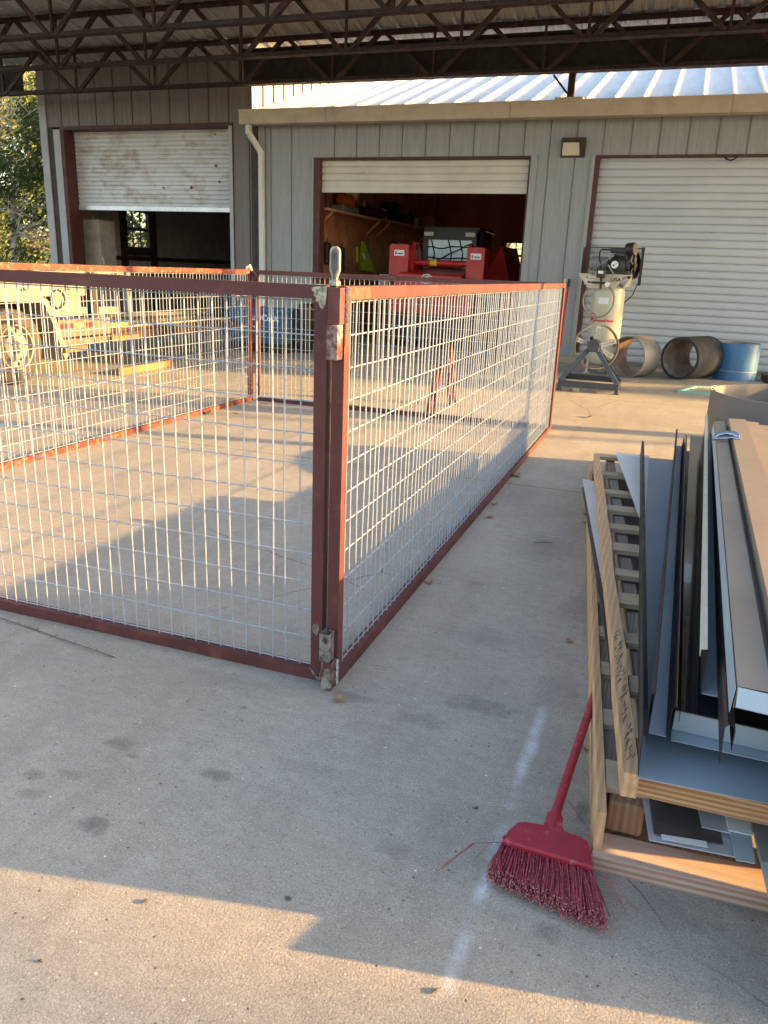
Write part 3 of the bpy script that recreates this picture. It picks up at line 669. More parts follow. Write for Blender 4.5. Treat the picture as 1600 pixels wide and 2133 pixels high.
def wrap(cx, cy, rr, x0, z0):
    def f(x, y, z):
        t = (x0+x)/rr; return (cx+math.sin(t)*(rr+.0015+z), cy-math.cos(t)*(rr+.0015+z), z0+y)
    return f
# the camera looks from the right-front, so the print sits round the front of the tank
text('IR', .088, wrap(cb.x, cb.y, r, -.235, .765), 'lettering', m_txtred, ac, bold=.006)
text('Ingersoll Rand', .046, wrap(cb.x, cb.y, r, -.135, .755), 'lettering', m_txtred, ac, bold=.003)
mb = MB(); fr = wrap(cb.x, cb.y, r, -.190, .80); mb.tube([fr(.062*math.cos(t), .064*math.sin(t), 0) for t in [R(a) for a in range(-80, 150, 15)]], .006, 5); mb.build('logo_ring', m_txtred, ac)
mb = MB(); fr = wrap(cb.x, cb.y, r, -.12, 1.0)
for k in range(6): mb.add([fr(.025*k, 0, 0), fr(.025*(k+1), 0, 0), fr(.025*(k+1), .09, 0), fr(.025*k, .09, 0)], [(0, 1, 2, 3)])
mb.build('data_plate', m_txtwht, ac)
# pump: crankcase, cylinder, heads, filter, flywheel, belt guard
pc_ = Vector((cb.x+.10, cb.y-.02, zt))
mb = MB()
mb.lathe(pc_+Vector((0, -.02, 0)), (0, 0, 1), [(.14, .02), (.155, .05), (.155, .17), (.12, .22), (.085, .25), (.085, .27)], 24); MB().cbox(pc_.x-.16, pc_.x+.15, pc_.y-.17, pc_.y+.12, zt+.001, zt+.05).build('pump_base', m_cast, ac)
pump = mb.build('pump_crankcase', m_cast, ac, smooth=True)
mb = MB()
for k in range(3): mb.lathe(pc_+Vector((.02, 0, .235)), (0, 0, 1), [(.07, .012+.02*k), (.105, .014+.02*k), (.105, .022+.02*k), (.07, .024+.02*k)], 24)
mb.cbox(pc_.x-.14, pc_.x+.14, pc_.y-.09, pc_.y+.09, zt+.29, zt+.365, .015)
mb.build('cylinder_head', m_cast, ac, smooth=True)
mb = MB(); mb.lathe(pc_+Vector((.13, -.02, .345)), (.93, -.35, .1), [(.01, -.05), (.085, -.05), (.09, -.03), (.09, .05), (.08, .07), (.01, .075)], 28); mb.build('air_filter', m_cast, ac, smooth=True)
mb = MB(); mb.lathe((pc_.x-.05, pc_.y-.177, zt+.13), (0, -1, 0), [(.005, 0), (.05, 0), (.05, .004), (.005, .004)], 24); bd = mb.build('pump_badge', m_txtwht, ac)
mb = MB(); mb.lathe((pc_.x-.065, pc_.y-.182, zt+.12), (0, -1, 0), [(.001, 0), (.012, 0), (.012, .001), (.001, .001)], 12); mb.box(pc_.x-.045, pc_.x-.02, pc_.y-.185, pc_.y-.1825, zt+.145, zt+.15); mb.build('badge_mark', m_txtblk, bd)
fc = Vector((pc_.x+.19, pc_.y+.02, zt+.13)); fa = Vector((.93, -.36, 0)).normalized()
mb = MB(); mb.lathe(fc, fa, [(.165, -.02), (.19, -.025), (.19, .025), (.165, .02)], 40, closed=True)
sa = fa.cross(Vector((0, 0, 1))).normalized()
for k in range(5):
    t = 2*math.pi*k/5+.4; dd = sa*math.cos(t)+Vector((0, 0, 1))*math.sin(t); mb.bar(fc+dd*.03, fc+dd*.17, .03, .035, up=fa)
mb.lathe(fc, fa, [(.01, -.04), (.04, -.04), (.04, .04), (.01, .04)], 16)
mb.build('flywheel', m_cast, ac, smooth=True)
# mesh belt guard behind
gx0, gx1, gy, gz0, gz1 = cb.x-.42, cb.x+.38, cb.y+.17, zt-.04, zt+.36
mb = MB()
k = gx0
while k < gx1: mb.box(k, k+.003, gy, gy+.002, gz0, gz1); k += .0145
k = gz0
while k < gz1: mb.box(gx0, gx1, gy+.002, gy+.004, k, k+.003); k += .0145
mb.build('guard_mesh', m_dark, ac)
mb = MB(); mb.box(gx1, gx1+.04, gy-.12, gy+.01, gz0-.10, gz1+.02); mb.box(gx0, gx1, gy, gy+.012, gz1, gz1+.015); mb.box(gx0-.015, gx0, gy-.1, gy+.01, gz0, gz1)
mb.build('guard_frame', m_dark, ac)
mb = MB(); mb.lathe((cb.x-.18, cb.y+.06, zt+.14), (1, 0, 0), [(.01, -.12), (.09, -.12), (.1, -.1), (.1, .1), (.09, .12), (.01, .12)], 20); mb.build('electric_motor', m_gray, ac, smooth=True)
# pipework, pressure switch, gauge, hose loop, lead
mb = MB(); mb.tube([pc_+Vector((-.12, -.06, .33)), pc_+Vector((-.26, -.08, .33)), pc_+Vector((-.28, -.08, .30)), pc_+Vector((-.28, -.1, .22)), pc_+Vector((-.24, -.12, .12)), pc_+Vector((-.25, -.14, -.02))], .011, 8); mb.build('copper_line', m_dark, ac, smooth=True)
mb = MB(); mb.tube([pc_+Vector((-.08, -.1, .27)), pc_+Vector((-.22, -.16, .15)), pc_+Vector((-.34, -.2, .05)), pc_+Vector((-.33, -.24, -.02))], .009, 8); mb.build('intercooler_tube', m_gray, ac, smooth=True)
sw = Vector((cb.x-.10, yf_-.06, zt-.02)); mb = MB(); mb.cbox(sw.x-.07, sw.x+.05, sw.y-.05, sw.y+.05, sw.z-.03, sw.z+.08, .01); psw = mb.build('pressure_switch', m_dark, ac)
mb = MB(); mb.box(sw.x-.05, sw.x+.02, sw.y-.053, sw.y-.0505, sw.z+.02, sw.z+.06); mb.build('switch_label', m_txtwht, psw)
mb = MB(); mb.tube([sw+Vector((0, 0, -.02)), sw+Vector((0, 0, -.18))], .016, 8); mb.tube([sw+Vector((-.13, 0, -.10)), sw+Vector((.1, 0, -.10))], .014, 8); mb.tube([sw+Vector((-.13, -.01, -.10)), sw+Vector((-.19, -.01, -.095))], .008, 6); mb.build('valve_manifold', m_dark, ac, smooth=True)
mb = MB(); mb.lathe(sw+Vector((.09, -.02, -.12)), (0, -1, 0), [(.001, .02), (.034, .02), (.034, 0), (.001, 0)], 20); mb.build('gauge', m_txtwht, ac)
mb = MB(); hc = sw+Vector((.0, -.02, -.34))
mb.tube([sw+Vector((.1, 0, -.1)), sw+Vector((.16, -.01, .02)), sw+Vector((.07, -.02, .14))]+[], .011, 8)
mb.tube([hc+Vector((.21*math.cos(t)*1.0, -.005*k, .235*math.sin(t))) for k, t in enumerate([R(a) for a in range(60, -211, -15)])], .013, 8); mb.build('hose', m_gray, ac, smooth=True)
mb = MB(); mb.tube([(gx1, gy-.1, gz0-.08), (gx1-.05, gy-.14, gz0-.24), (gx1-.16, gy-.16, gz0-.36), (gx1-.30, gy-.14, gz0-.38)], .009, 7); mb.build('power_lead', m_dark, ac, smooth=True)

# ------------------------------------------------------------------ pipe rotator stand with clamped ring
rs = thing('pipe_stand', 'charcoal A-frame steel stand in front of the tan compressor', 'stand', (-.82, 10.1, 0))
mb = MB(); fy0, fy1 = 9.86, 10.36; fxa, fxb = -1.20, -.47
mb.bar((fxa, fy0, .085), (fxb, fy0, .085), .05, .075); mb.bar((fxa+.02, fy1, .12), (fxb-.05, fy1, .12), .05, .07)
each(mb, 'base_rail', m_stand, rs)
for xx, sx in ((fxa+.02, 1), (fxb-.02, -1)):
    mb = MB(); mb.bar((xx, fy0+.026, .085), (xx, fy1-.026, .115), .05, .06); mb.cbox(xx-.035, xx+.035, fy0-.03, fy0+.03, 0, .012); mb.bar((xx, fy0, .01), (xx, fy0, .05), .04, .04); mb.bar((xx, fy1, .0), (xx, fy1, .09), .04, .04); mb.build('side_rail', m_stand, rs)
    for yy, o in ((fy0, 0), (fy1-.12, 0)):
        mb = MB(); mb.bar((xx-sx*.0, yy, .12), (-.835-sx*.02, 10.04 if yy < 10 else 10.12, .545), .05, .07, up=(0, 1, 0)); mb.build('leg', m_stand, rs)
mb = MB(); mb.lathe((-.83, 9.98, .56), (0, 1, 0), [(.01, -.05), (.075, -.05), (.075, .2), (.01, .2)], 8); mb.cbox(-.90, -.76, 9.95, 10.16, .48, .60, .01); mb.build('hub_block', m_stand, rs)
mb = MB(); mb.cbox(-1.01, -.94, 9.82, 9.92, 0, .045); tagw = mb.build('block_chock', m_oldX, rs)
rc = Vector((-.815, 10.12, .535)); ra = Vector((.32, -.94, .06)).normalized()
rg = thing('pipe_ring', 'rusty tan pipe ring clamped upright on the charcoal A-frame stand', 'pipe ring', rc)
mb = MB(); mb.lathe(rc, ra, [(.262, -.05), (.275, -.05), (.275, .05), (.262, .05)], 64, closed=True); mb.build('ring', m_pipein, rg, smooth=True)
a_ = ra.cross(Vector((0, 0, 1))).normalized(); b_ = Vector((0, 0, 1))
for k, ang in enumerate((90, 18, 162, -28, 208)):
    t = R(ang); dd = a_*math.cos(t)+b_*math.sin(t); q_ = a_*-math.sin(t)+b_*math.cos(t); mb = MB()
    for o in (-.016, .016): mb.bar(rc+dd*.04+q_*o+ra*.02, rc+dd*.255+q_*o+ra*.02, .012, .016)
    mb.bar(rc+dd*.235-q_*.03+ra*.02, rc+dd*.235+q_*.03+ra*.02, .02, .02); mb.build('clamp_arm', m_steelrod, rg)
mb = MB(); mb.lathe(rc, ra, [(.01, -.03), (.05, -.03), (.05, .06), (.01, .06)], 16); mb.tube([rc+Vector((.0, -.05, .02)), rc+Vector((-.05, -.08, .13))], .012, 8); mb.tube([rc+Vector((-.04, -.05, .02)), rc+Vector((-.07, -.08, .12))], .012, 8); mb.build('clamp_hub', m_cast, rg, smooth=True)

# ------------------------------------------------------------------ pipe sections on the floor
def pipe(name, label, c, ax, rr, L, th, mo, mi_):
    o = Vector(c); ax = Vector(ax).normalized(); t = thing(name, label, 'pipe section', o-Vector((0, 0, rr if abs(ax.z) < .5 else 0)), 'large pipe offcuts by the closed shutter')
    mb = MB(); mb.lathe(o, ax, [(rr-th, 0), (rr, 0), (rr, L)], 64); mb.lathe(o, ax, [(rr, L), (rr-th, L)], 64); mb.build('outer_shell', mo, t, smooth=True)
    mb = MB(); mb.lathe(o, ax, [(rr-th-.001, L-.001), (rr-th-.001, .001)], 64); mb.build('inner_wall', mi_, t, smooth=True)
    return t
pipe('pipe_section', 'thin walled grey pipe offcut with tan inside lying beside the compressor', (-.50, 11.75, .292), (.50, .86, 0), .29, .42, .012, m_pipeg, m_pipein)
pipe('pipe_section', 'thick black pipe offcut lying on its side left of the blue one', (.21, 11.98, .302), (.52, .85, 0), .30, .72, .035, m_pipedk, m_pipein)
tp = pipe('pipe_section', 'blue coated pipe offcut standing on end with a pale seam', (1.01, 12.62, 0), (0, 0, 1), .295, .53, .018, m_pipeb, m_pipein)
mb = MB(); mb.lathe((1.01, 12.62, .135), (0, 0, 1), [(.295, -.005), (.298, -.004), (.298, .005), (.295, .006)], 64); mb.build('seam_band', m_trimlt, tp, smooth=True)
jk = thing('scrap_pile', 'dark heap of chain and scrap on the floor right of the blue pipe', 'scrap', (1.6, 12.5, 0))
for k in range(7):
    mb = MB(); q = Vector((1.5+.09*(k % 4), 12.35+.12*(k//4), .03+.03*(k % 3))); mb.tube([q+Vector((.05*math.cos(t), .03*math.sin(t), .02*math.sin(t*2+k))) for t in [i*math.pi/4 for i in range(9)]], .012, 6); mb.build('chain_link', m_dark, jk, smooth=True)
mb = MB(); mb.cbox(1.4, 1.95, 12.55, 12.85, 0, .10, .01); mb.bar((1.42, 12.4, .02), (1.95, 12.7, .14), .06, .03); mb.build('scrap_bar', m_darksteel, jk)

# green straps frame lying flat
mb = MB(); g = [G(1412, 817), G(1480, 822), G(1490, 808), G(1446, 806)]
for i in range(3):
    a, b_ = g[i], g[i+1]; 
for a, b_ in ((G(1412, 817), G(1482, 823)), (G(1414, 816), G(1447, 807))): mb.bar(a+Vector((0, 0, .012)), b_+Vector((0, 0, .012)), .05, .022)
mb.bar(G(1447, 806.5)+Vector((0, 0, .010)), G(1500, 808)+Vector((0, 0, .010)), .045, .018)
tag(mb.build('plastic_edging', m_green, smooth=False), 'bent sea green plastic strip lying on the floor before the pipes', 'strip')

# red pry bar leaning on the wall, and cable bits and plank at its foot
mb = MB(); a = AY(1186, 581, D-.07); b_ = AY(1166, 722, D-.45); mid = a.lerp(b_, .12)
pbt = thing('pry_bar', 'thin red pole with a black tip leaning on the wall beside the compressor', 'pole', b_)
MB().tube([mid, b_], .016, 8).build('pole_shaft', m_redp, pbt, smooth=True); MB().tube([a, a.lerp(b_, .04), mid], [.012, .024, .022], 8).build('pole_tip', m_dark, pbt, smooth=True)
q = G(1190, 752)
mb = MB(); mb.cbox(q.x-.30, q.x+.22, q.y-.35, q.y+.3, 0, .10); tag(mb.build('wooden_plank', m_oldX), 'low weathered wooden block on the floor between wall and pen corner', 'wood block')
mb = MB()
for k in range(5): 
    mb.tube([q+Vector((-.05+.03*k+.1*math.cos(t+k), .0+.08*math.sin(t*1.3+k), .12+.01*k)) for t in [i*.7 for i in range(10)]], .008, 5)
tag(mb.build('coiled_cable', m_trimlt, smooth=True), 'grey tangle of cable on the wooden block by the wall', 'cable')

# ------------------------------------------------------------------ red skid steer loader in the open doorway
sk = thing('skid_steer', 'red skid steer loader parked nose out inside the open middle doorway', 'loader', (-4.05, 14.6, 0))
Ys = 13.95
def tower(xa, xb, zt_, inner):
    mb = MB()
    poly = [(xa, Ys, 1.22), (xa+.05, Ys-.02, .95), (xb-.05, Ys-.02, .95), (xb, Ys, 1.22), (xb, Ys, zt_-.02), (xb-.03, Ys, zt_), (xa+.03, Ys, zt_), (xa, Ys, zt_-.03)]
    mb.prism(poly, (0, .38, 0)); 
    s_ = xb-.02 if inner > 0 else xa+.0
    mb.prism([(s_, Ys+.2, 1.1), (s_, Ys+.85, 1.0), (s_, Ys+.85, 1.45), (s_, Ys+.5, zt_+.05), (s_, Ys+.3, zt_+.05), (s_, Ys+.2, zt_-.1)], (.05*inner, 0, 0))
    o = mb.build('loader_tower', m_redp, sk)
    mb = MB(); mb.box((xa+xb)/2-.09, (xa+xb)/2+.10, Ys-.004, Ys-.001, zt_-.20, zt_-.10); st = mb.build('label_sticker', m_txtwht, o)
    mb = MB(); mb.box((xa+xb)/2-.03, (xa+xb)/2+.08, Ys-.006, Ys-.0045, zt_-.175, zt_-.15); mb.box((xa+xb)/2-.075, (xa+xb)/2-.045, Ys-.006, Ys-.0045, zt_-.18, zt_-.13); mb.build('sticker_mark', m_pipeg, st)
    mb = MB(); mb.lathe(((xa+xb)/2-.02, Ys+.1, zt_+.002), (0, 0, 1), [(.001, .03), (.03, .03), (.045, 0), (.001, 0)], 12); mb.build('lift_pin', m_dark, o)
    mb = MB(); mb.lathe((s_+.055*inner, Ys+.4, zt_-.03), (inner, 0, 0), [(.001, 0), (.05, 0), (.05, .012), (.001, .012)], 16); mb.build('pivot_boss', m_dark, o)
tower(-4.94, -4.58, 1.80, 1); tower(-3.50, -3.18, 1.78, -1)
mb = MB(); mb.lathe((-4.6, Ys+.32, 1.50), (1, 0, 0), [(.001, 0), (.055, 0), (.055, 1.12), (.001, 1.12)], 20); cbx = mb.build('cross_tube', m_redp, sk, smooth=True)
mb = MB(); mb.lathe((-4.25, Ys+.32, 1.50), (1, 0, 0), [(.0565, 0), (.0575, 0), (.0575, .13), (.0565, .13)], 20); mb.build('warning_band', m_yel, cbx, smooth=True)
mb = MB(); mb.hexa([(-4.80, 13.70, .90), (-3.46, 13.70, .90), (-3.46, 15.0, .90), (-4.80, 15.0, .90), (-4.70, 13.74, 1.31), (-3.52, 13.74, 1.29), (-3.66, 14.95, 1.43), (-4.42, 14.95, 1.43)])
hd = mb.build('hood', m_redp, sk)
bv = hd.modifiers.new('b', 'BEVEL'); bv.width = .025; bv.segments = 3
mb = MB(); mb.box(-4.45, -3.78, 14.78, 14.9, 1.44, 1.47); mb.build('hood_lip', m_redp, hd)
# oval emblem: pale ring on dark disc with a swept white mark
ec = Vector((-4.14, 13.715, 1.22)); mb = MB()
mb.add([(ec.x+.095*math.cos(t), ec.y, ec.z+.075*math.sin(t)) for t in [2*math.pi*i/28 for i in range(28)]], [tuple(range(28))]); em = mb.build('emblem', m_gray, hd)
mb = MB(); mb.tube([(ec.x+.1*math.cos(t), ec.y-.003, ec.z+.08*math.sin(t)) for t in [2*math.pi*i/28 for i in range(29)]], .007, 6); mb.prism([(ec.x-.03, ec.y-.006, ec.z-.03), (ec.x-.045, ec.y-.006, ec.z+.02), (ec.x-.01, ec.y-.006, ec.z+.045), (ec.x+.06, ec.y-.006, ec.z+.045), (ec.x+.01, ec.y-.006, ec.z+.015)], (0, .002, 0)); mb.build('emblem_mark', m_txtwht, em)
mb = MB(); mb.hexa([(-4.85, 13.70, .62), (-3.35, 13.70, .62), (-3.35, 15.2, .62), (-4.85, 15.2, .62), (-4.88, 13.72, .98), (-3.25, 13.72, .98), (-3.25, 15.1, .98), (-4.88, 15.1, .98)]); mb.build('front_body', m_redp, sk)
mb = MB(); mb.box(-5.05, -4.87, 13.75, 14.3, .95, 1.27); mb.box(-3.24, -3.0, 13.78, 14.3, .95, 1.22); mb.build('side_housing', m_gray, sk)
mb = MB(); mb.hexa([(-3.55, 14.3, .7), (-2.75, 15.0, .7), (-2.75, 16.5, .7), (-3.55, 16.5, .7), (-3.45, 14.3, 1.3), (-3.1, 15.0, 1.85), (-3.1, 16.5, 1.85), (-3.45, 16.5, 1.3)]); mb.build('rear_fender', m_redp, sk)
mb = MB(); mb.box(-4.9, -3.2, 13.9, 15.5, .12, .6); mb.build('chassis', m_dark, sk)
for sx in (-4.88, -3.20):
    for yy in (14.25, 15.35):
        mb = MB(); mb.lathe((sx-.11, yy, .38), (1, 0, 0), [(.18, 0), (.34, 0), (.38, .03), (.38, .19), (.34, .22), (.18, .22)], 28, closed=True); w_ = mb.build('wheel', m_tyre, sk, smooth=True); mb = MB(); mb.lathe((sx-.11, yy, .38), (1, 0, 0), [(.001, .05), (.18, .03), (.18, .2), (.001, .18)], 20); mb.build('rim', m_redp, w_)
# cab
Yc = 15.6; xa, xb = -4.82, -3.92+.18
mb = MB(); mb.box(xa, xa+.09, Yc, Yc+.1, 1.35, 2.16); mb.box(xb-.09, xb, Yc, Yc+.1, 1.35, 2.16); mb.box(xa+.09, xb-.09, Yc-.002, Yc+.12, 1.96, 2.16); mb.box(xa+.09, xb-.09, Yc, Yc+.1, 1.35, 1.44)
mb.box(xa-.02, xb+.02, Yc+.12, Yc+1.3, 2.12, 2.2); mb.box(xa, xb, Yc+1.2, Yc+1.3, .6, 2.12); mb.box(xb, xb+.03, Yc+.3, Yc+1.25, 1.35, 2.12)
mb.build('cab_frame', m_cast, sk)
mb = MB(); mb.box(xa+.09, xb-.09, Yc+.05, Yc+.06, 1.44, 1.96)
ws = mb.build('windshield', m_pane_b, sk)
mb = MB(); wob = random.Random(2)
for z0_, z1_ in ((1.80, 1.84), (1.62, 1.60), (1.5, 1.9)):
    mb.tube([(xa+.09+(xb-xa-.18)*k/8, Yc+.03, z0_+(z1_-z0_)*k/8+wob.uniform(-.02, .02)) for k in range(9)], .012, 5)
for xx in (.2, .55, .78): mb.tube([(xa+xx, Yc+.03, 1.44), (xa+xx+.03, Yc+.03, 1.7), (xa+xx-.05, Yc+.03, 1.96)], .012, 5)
mb.build('windshield_lines', m_dark, sk)  # dark wavy lines set just before the pane
for xx in (xa+.12, xb-.12):
    mb = MB(); mb.cbox(xx-.10, xx+.10, Yc-.05, Yc-.004, 2.02, 2.10, .008); mb.build('headlight', m_lens, sk)
mb = MB(); mb.cbox(-4.5, -4.0, 15.0, 15.55, 1.1, 1.5, .03); mb.tube([(-4.75, 15.5, 1.5), (-4.78, 15.2, 1.7), (-4.75, 15.1, 1.62)], .03, 8); mb.build('operator_controls', m_dark, sk)
# things round the loader
mb = MB(); pa, pb_ = AY(1018, 562, 17.6), AY(1150, 560, 17.6); mb.prism([(pa.x, 17.6, pa.z), (pb_.x, 17.6, pb_.z), (pb_.x, 17.4, .02), (pa.x+.5, 17.4, .02), (pa.x+.12, 17.5, pa.z-.4)], (0, .02, 0))
tag(mb.build('leaning_board', M('grey_tan_board', (.24, .20, .16), .7)), 'grey tan sheet of board standing behind the red loader', 'board')
mb = MB(); mb.tube([AY(1000, 478, 16.2), AY(1015, 483, 16.2), AY(1032, 490, 16.2)], .012, 6); tag(mb.build('hanging_rope', m_lens, smooth=True), 'short pale rope hanging above the cab of the red loader', 'rope')

# ------------------------------------------------------------------ shop shelf and what stands on it
XW = -6.4
for lab, (xa_, ya_, xb_, yb_) in (('upper near timber shelf crowded with parts on the plywood wall', (662, 428, 803, 462)), ('lower far timber shelf running towards the back of the shop', (806, 457, 905, 476))):
    a, b_ = AX(xa_, ya_, XW+.34), AX(xb_, yb_, XW+.34); a.y = max(a.y, D+.35)
    sh = thing('timber_shelf', lab, 'shelf', (XW, a.y, a.z), 'shelves on the plywood wall')
    mb = MB(); mb.box(XW+.002, XW+.34, a.y, b_.y, a.z-.04, a.z); mb.build('shelf_board', m_pine, sh)
    for yy in (a.y+.3, b_.y-.3):
        mb = MB(); mb.bar((XW+.02, yy, a.z-.32), (XW+.32, yy, a.z-.05), .03, .04); mb.build('bracket', m_plydk, sh)
    if lab[0] == 'u': sz, s0, s1 = a.z, a.y, b_.y
    else: sz2, t0, t1 = a.z, a.y, b_.y
def put(name, label, cat, px, fn, mat, z, smooth=True):
    p = AX(px, 440, XW+.2); mb = MB(); fn(mb, Vector((XW+.18, p.y, z+.001))); return tag(mb.build(name, mat, smooth=smooth), label, cat)
put('paint_can', 'dark can at the door end of the upper shelf', 'can', 668, lambda m, p: m.lathe(p, (0, 0, 1), [(.001, 0), (.13, 0), (.13, .28), (.12, .30), (.001, .30)], 20), m_dark, sz)
put('orange_canister', 'orange and black roll lying on a box on the upper shelf', 'canister', 718, lambda m, p: m.lathe(p+Vector((0, -.2, .22)), (.2, 1, 0), [(.001, 0), (.09, 0), (.10, .03), (.10, .38), (.001, .4)], 20), m_orange, sz)
put('storage_box', 'grey flat box under the orange roll on the upper shelf', 'box', 722, lambda m, p: m.cbox(p.x-.13, p.x+.15, p.y-.45, p.y+.35, p.z, p.z+.11, .01), m_gray, sz, False)
put('floor_fan', 'white pedestal cup shaped fan on the upper shelf', 'fan', 735, lambda m, p: (m.lathe(p+Vector((0, 0, .26)), (0, 0, 1), [(.02, 0), (.12, .02), (.14, .10), (.13, .14), (.02, .16)], 20), m.lathe(p, (0, 0, 1), [(.07, 0), (.02, .03), (.04, .27)], 12)), m_lens, sz)
put('spray_can', 'slim pale bottle standing among dark parts on the upper shelf', 'bottle', 760, lambda m, p: m.lathe(p, (0, 0, 1), [(.001, 0), (.035, 0), (.035, .22), (.015, .25), (.015, .3), (.001, .3)], 14), m_lens, sz)
put('tool_case', 'dark lumpy tool case on the upper shelf', 'tool case', 778, lambda m, p: m.cbox(p.x-.12, p.x+.14, p.y-.6, p.y+.5, p.z, p.z+.20, .05), m_dark, sz)
put('oil_bottle', 'pale upright jug at the far end of the upper shelf', 'jug', 799, lambda m, p: m.cbox(p.x-.05, p.x+.06, p.y-.1, p.y+.1, p.z, p.z+.24, .02), m_lens, sz)
put('coiled_hose', 'dark heap of coiled hose on the lower shelf', 'hose', 815, lambda m, p: [m.lathe(p+Vector((0, 0, .06+.07*i)), (0, .1, 1), [(.2, -.03), (.24, 0), (.2, .03), (.16, 0)], 20, closed=True) for i in range(5)], m_dark, sz2)
put('machine_part', 'dark machine parts in the middle of the lower shelf', 'machine part', 845, lambda m, p: (m.cbox(p.x-.1, p.x+.1, p.y-.5, p.y+.2, p.z, p.z+.2, .03), m.lathe(p+Vector((0, .4, 0)), (0, 0, 1), [(.001, 0), (.1, 0), (.12, .15), (.05, .3), (.001, .3)], 14)), m_cast, sz2)
put('tin_can', 'small pale tin on the lower shelf', 'tin', 866, lambda m, p: m.lathe(p, (0, 0, 1), [(.001, 0), (.1, 0), (.1, .2), (.001, .2)], 14), m_lens, sz2)
put('cardboard_tube', 'large tan roll lying at the back end of the lower shelf', 'roll', 915, lambda m, p: m.lathe(p+Vector((0, -.9, .17)), (0, 1, 0), [(.001, 0), (.17, 0), (.17, 1.0), (.001, 1.0)], 20), m_pine, sz2)
# hanging vests and hooks
hv = thing('hi_vis_vest', 'yellow green safety vest hanging on the plywood wall', 'vest', AX(757, 505, XW))
a, b_ = AX(755, 502, XW+.05), AX(766, 565, XW+.06)
mb = MB(); mb.hexa([(XW+.03, a.y-.10, b_.z), (XW+.12, a.y-.2, b_.z+.02), (XW+.14, a.y+.62, b_.z-.02), (XW+.03, a.y+.55, b_.z), (XW+.03, a.y-.02, a.z), (XW+.07, a.y-.02, a.z), (XW+.07, a.y+.05, a.z), (XW+.03, a.y+.05, a.z)]); mb.build('vest_body', m_hivis, hv)
mb = MB(); a2 = AX(744, 515, XW+.04); b2_ = AX(745, 545, XW+.04); mb.bar(a2, b2_, .05, .04); mb.build('vest_strap', m_hivis, hv)
mb = MB(); mb.bar(AX(760, 540, XW+.16), AX(756, 528, XW+.15), .05, .01); mb.build('reflective_band', m_txtwht, hv)
for px, py, h_, lab in ((668, 510, .35, 'dark tool hanging nearest the doorway'), (682, 505, .4, 'long dark tool hanging second from the doorway'), (712, 515, .45, 'dark tool with pale edge hanging under the upper shelf')):
    a = AX(px, py, XW+.05); mb = MB(); mb.cbox(XW+.01, XW+.09, a.y-.08, a.y+.10, a.z-h_, a.z, .02); mb.tube([(XW+.05, a.y, a.z), (XW+.05, a.y, a.z+.08)], .01, 6)
    tag(mb.build('hanging_tool', m_dark), lab+' on the plywood wall', 'tool', 'tools hanging on the plywood wall')
mb = MB(); a, b_ = AX(772, 495, XW+.03), AX(773, 560, XW+.03); mb.tube([a, b_], .014, 6); mb.tube([AX(769, 508, XW+.05), AX(764, 535, XW+.08)], .01, 6); tag(mb.build('wall_conduit', m_oldY), 'thin conduit running down the plywood wall beside the vest', 'conduit')

# ------------------------------------------------------------------ things inside the left workshop
cbn = thing('storage_cabinet', 'tall pale cabinet just inside the left workshop doorway', 'cabinet', (-11.6, 14.25, 0))
q0, q1 = AX(158, 458, -11.8), AX(193, 462, -11.4)
mb = MB(); mb.cbox(-11.86, -11.36, 14.0, 14.5, .05, 2.1, .006); mb.build('cabinet_body', M('cabinet_grey', (.42, .38, .33), .5), cbn)
mb = MB(); mb.box(-11.88, -11.34, 13.98, 14.52, 2.1, 2.12); mb.build('cabinet_top', m_gray, cbn)
mb = MB(); a = AX(193, 449, -11.7); b_ = AX(205, 500, -11.5); c_ = AX(217, 552, -11.3); mb.tube([a, b_], .012, 6); mb.tube([b_, c_], .022, 6)
tag(mb.build('leaning_pole', m_lens), 'thin pole leaning in the left workshop beside the cabinet', 'pole')
for px, h_, rr, lab in ((218, .28, .018, 'slim tall bottle on the ledge left of the window'), (233, .24, .022, 'dark bottle on the ledge in the left workshop'), (241, .12, .035, 'small pale jar on the ledge nearest the window')):
    a = AX(px, 519, B1L+.13); mb = MB(); mb.lathe((B1L+.125, a.y, 1.421), (0, 0, 1), [(.001, 0), (rr, 0), (rr, h_*.7), (rr*.5, h_*.85), (rr*.5, h_), (.001, h_)], 12)
    tag(mb.build('bottle', m_lens if rr != .022 else m_gray, smooth=True), lab, 'bottle', 'bottles on the workshop ledge')

# ------------------------------------------------------------------ flatbed trailer behind the pen
tz = thing('flatbed_trailer', 'cream sided utility trailer with big dusty wheel seen through the left wire panel', 'trailer', (-7.4, 8.5, 0))
SX = -6.50
wc = AX(-2, 716, SX-.28); WR = .40
mb = MB(); mb.lathe((SX-.30, wc.y, WR), (1, 0, 0), [(.235, .02), (.25, 0), (.36, .0), (.395, .03), (.40, .06), (.40, .20), (.395, .23), (.36, .26), (.25, .27), (.235, .25)], 44, closed=True); whl = mb.build('wheel', m_tyre, tz, smooth=True)
mb = MB(); mb.lathe((SX-.05, wc.y, WR), (1, 0, 0), [(.236, .0), (.240, .015), (.225, .012), (.215, -.05), (.17, -.06), (.13, -.015), (.07, -.01), (.065, .03), (.045, .035), (.001, .035)], 40); rim = mb.build('rim', m_cream, whl, smooth=True)
mb = MB()
for k in range(8):
    t = 2*math.pi*k/8; mb.lathe((SX-.065, wc.y+.175*math.cos(t), WR+.175*math.sin(t)), (1, 0, 0), [(.001, .028), (.022, .028), (.022, .024)], 10)
mb.build('rim_hole', m_dark, rim)
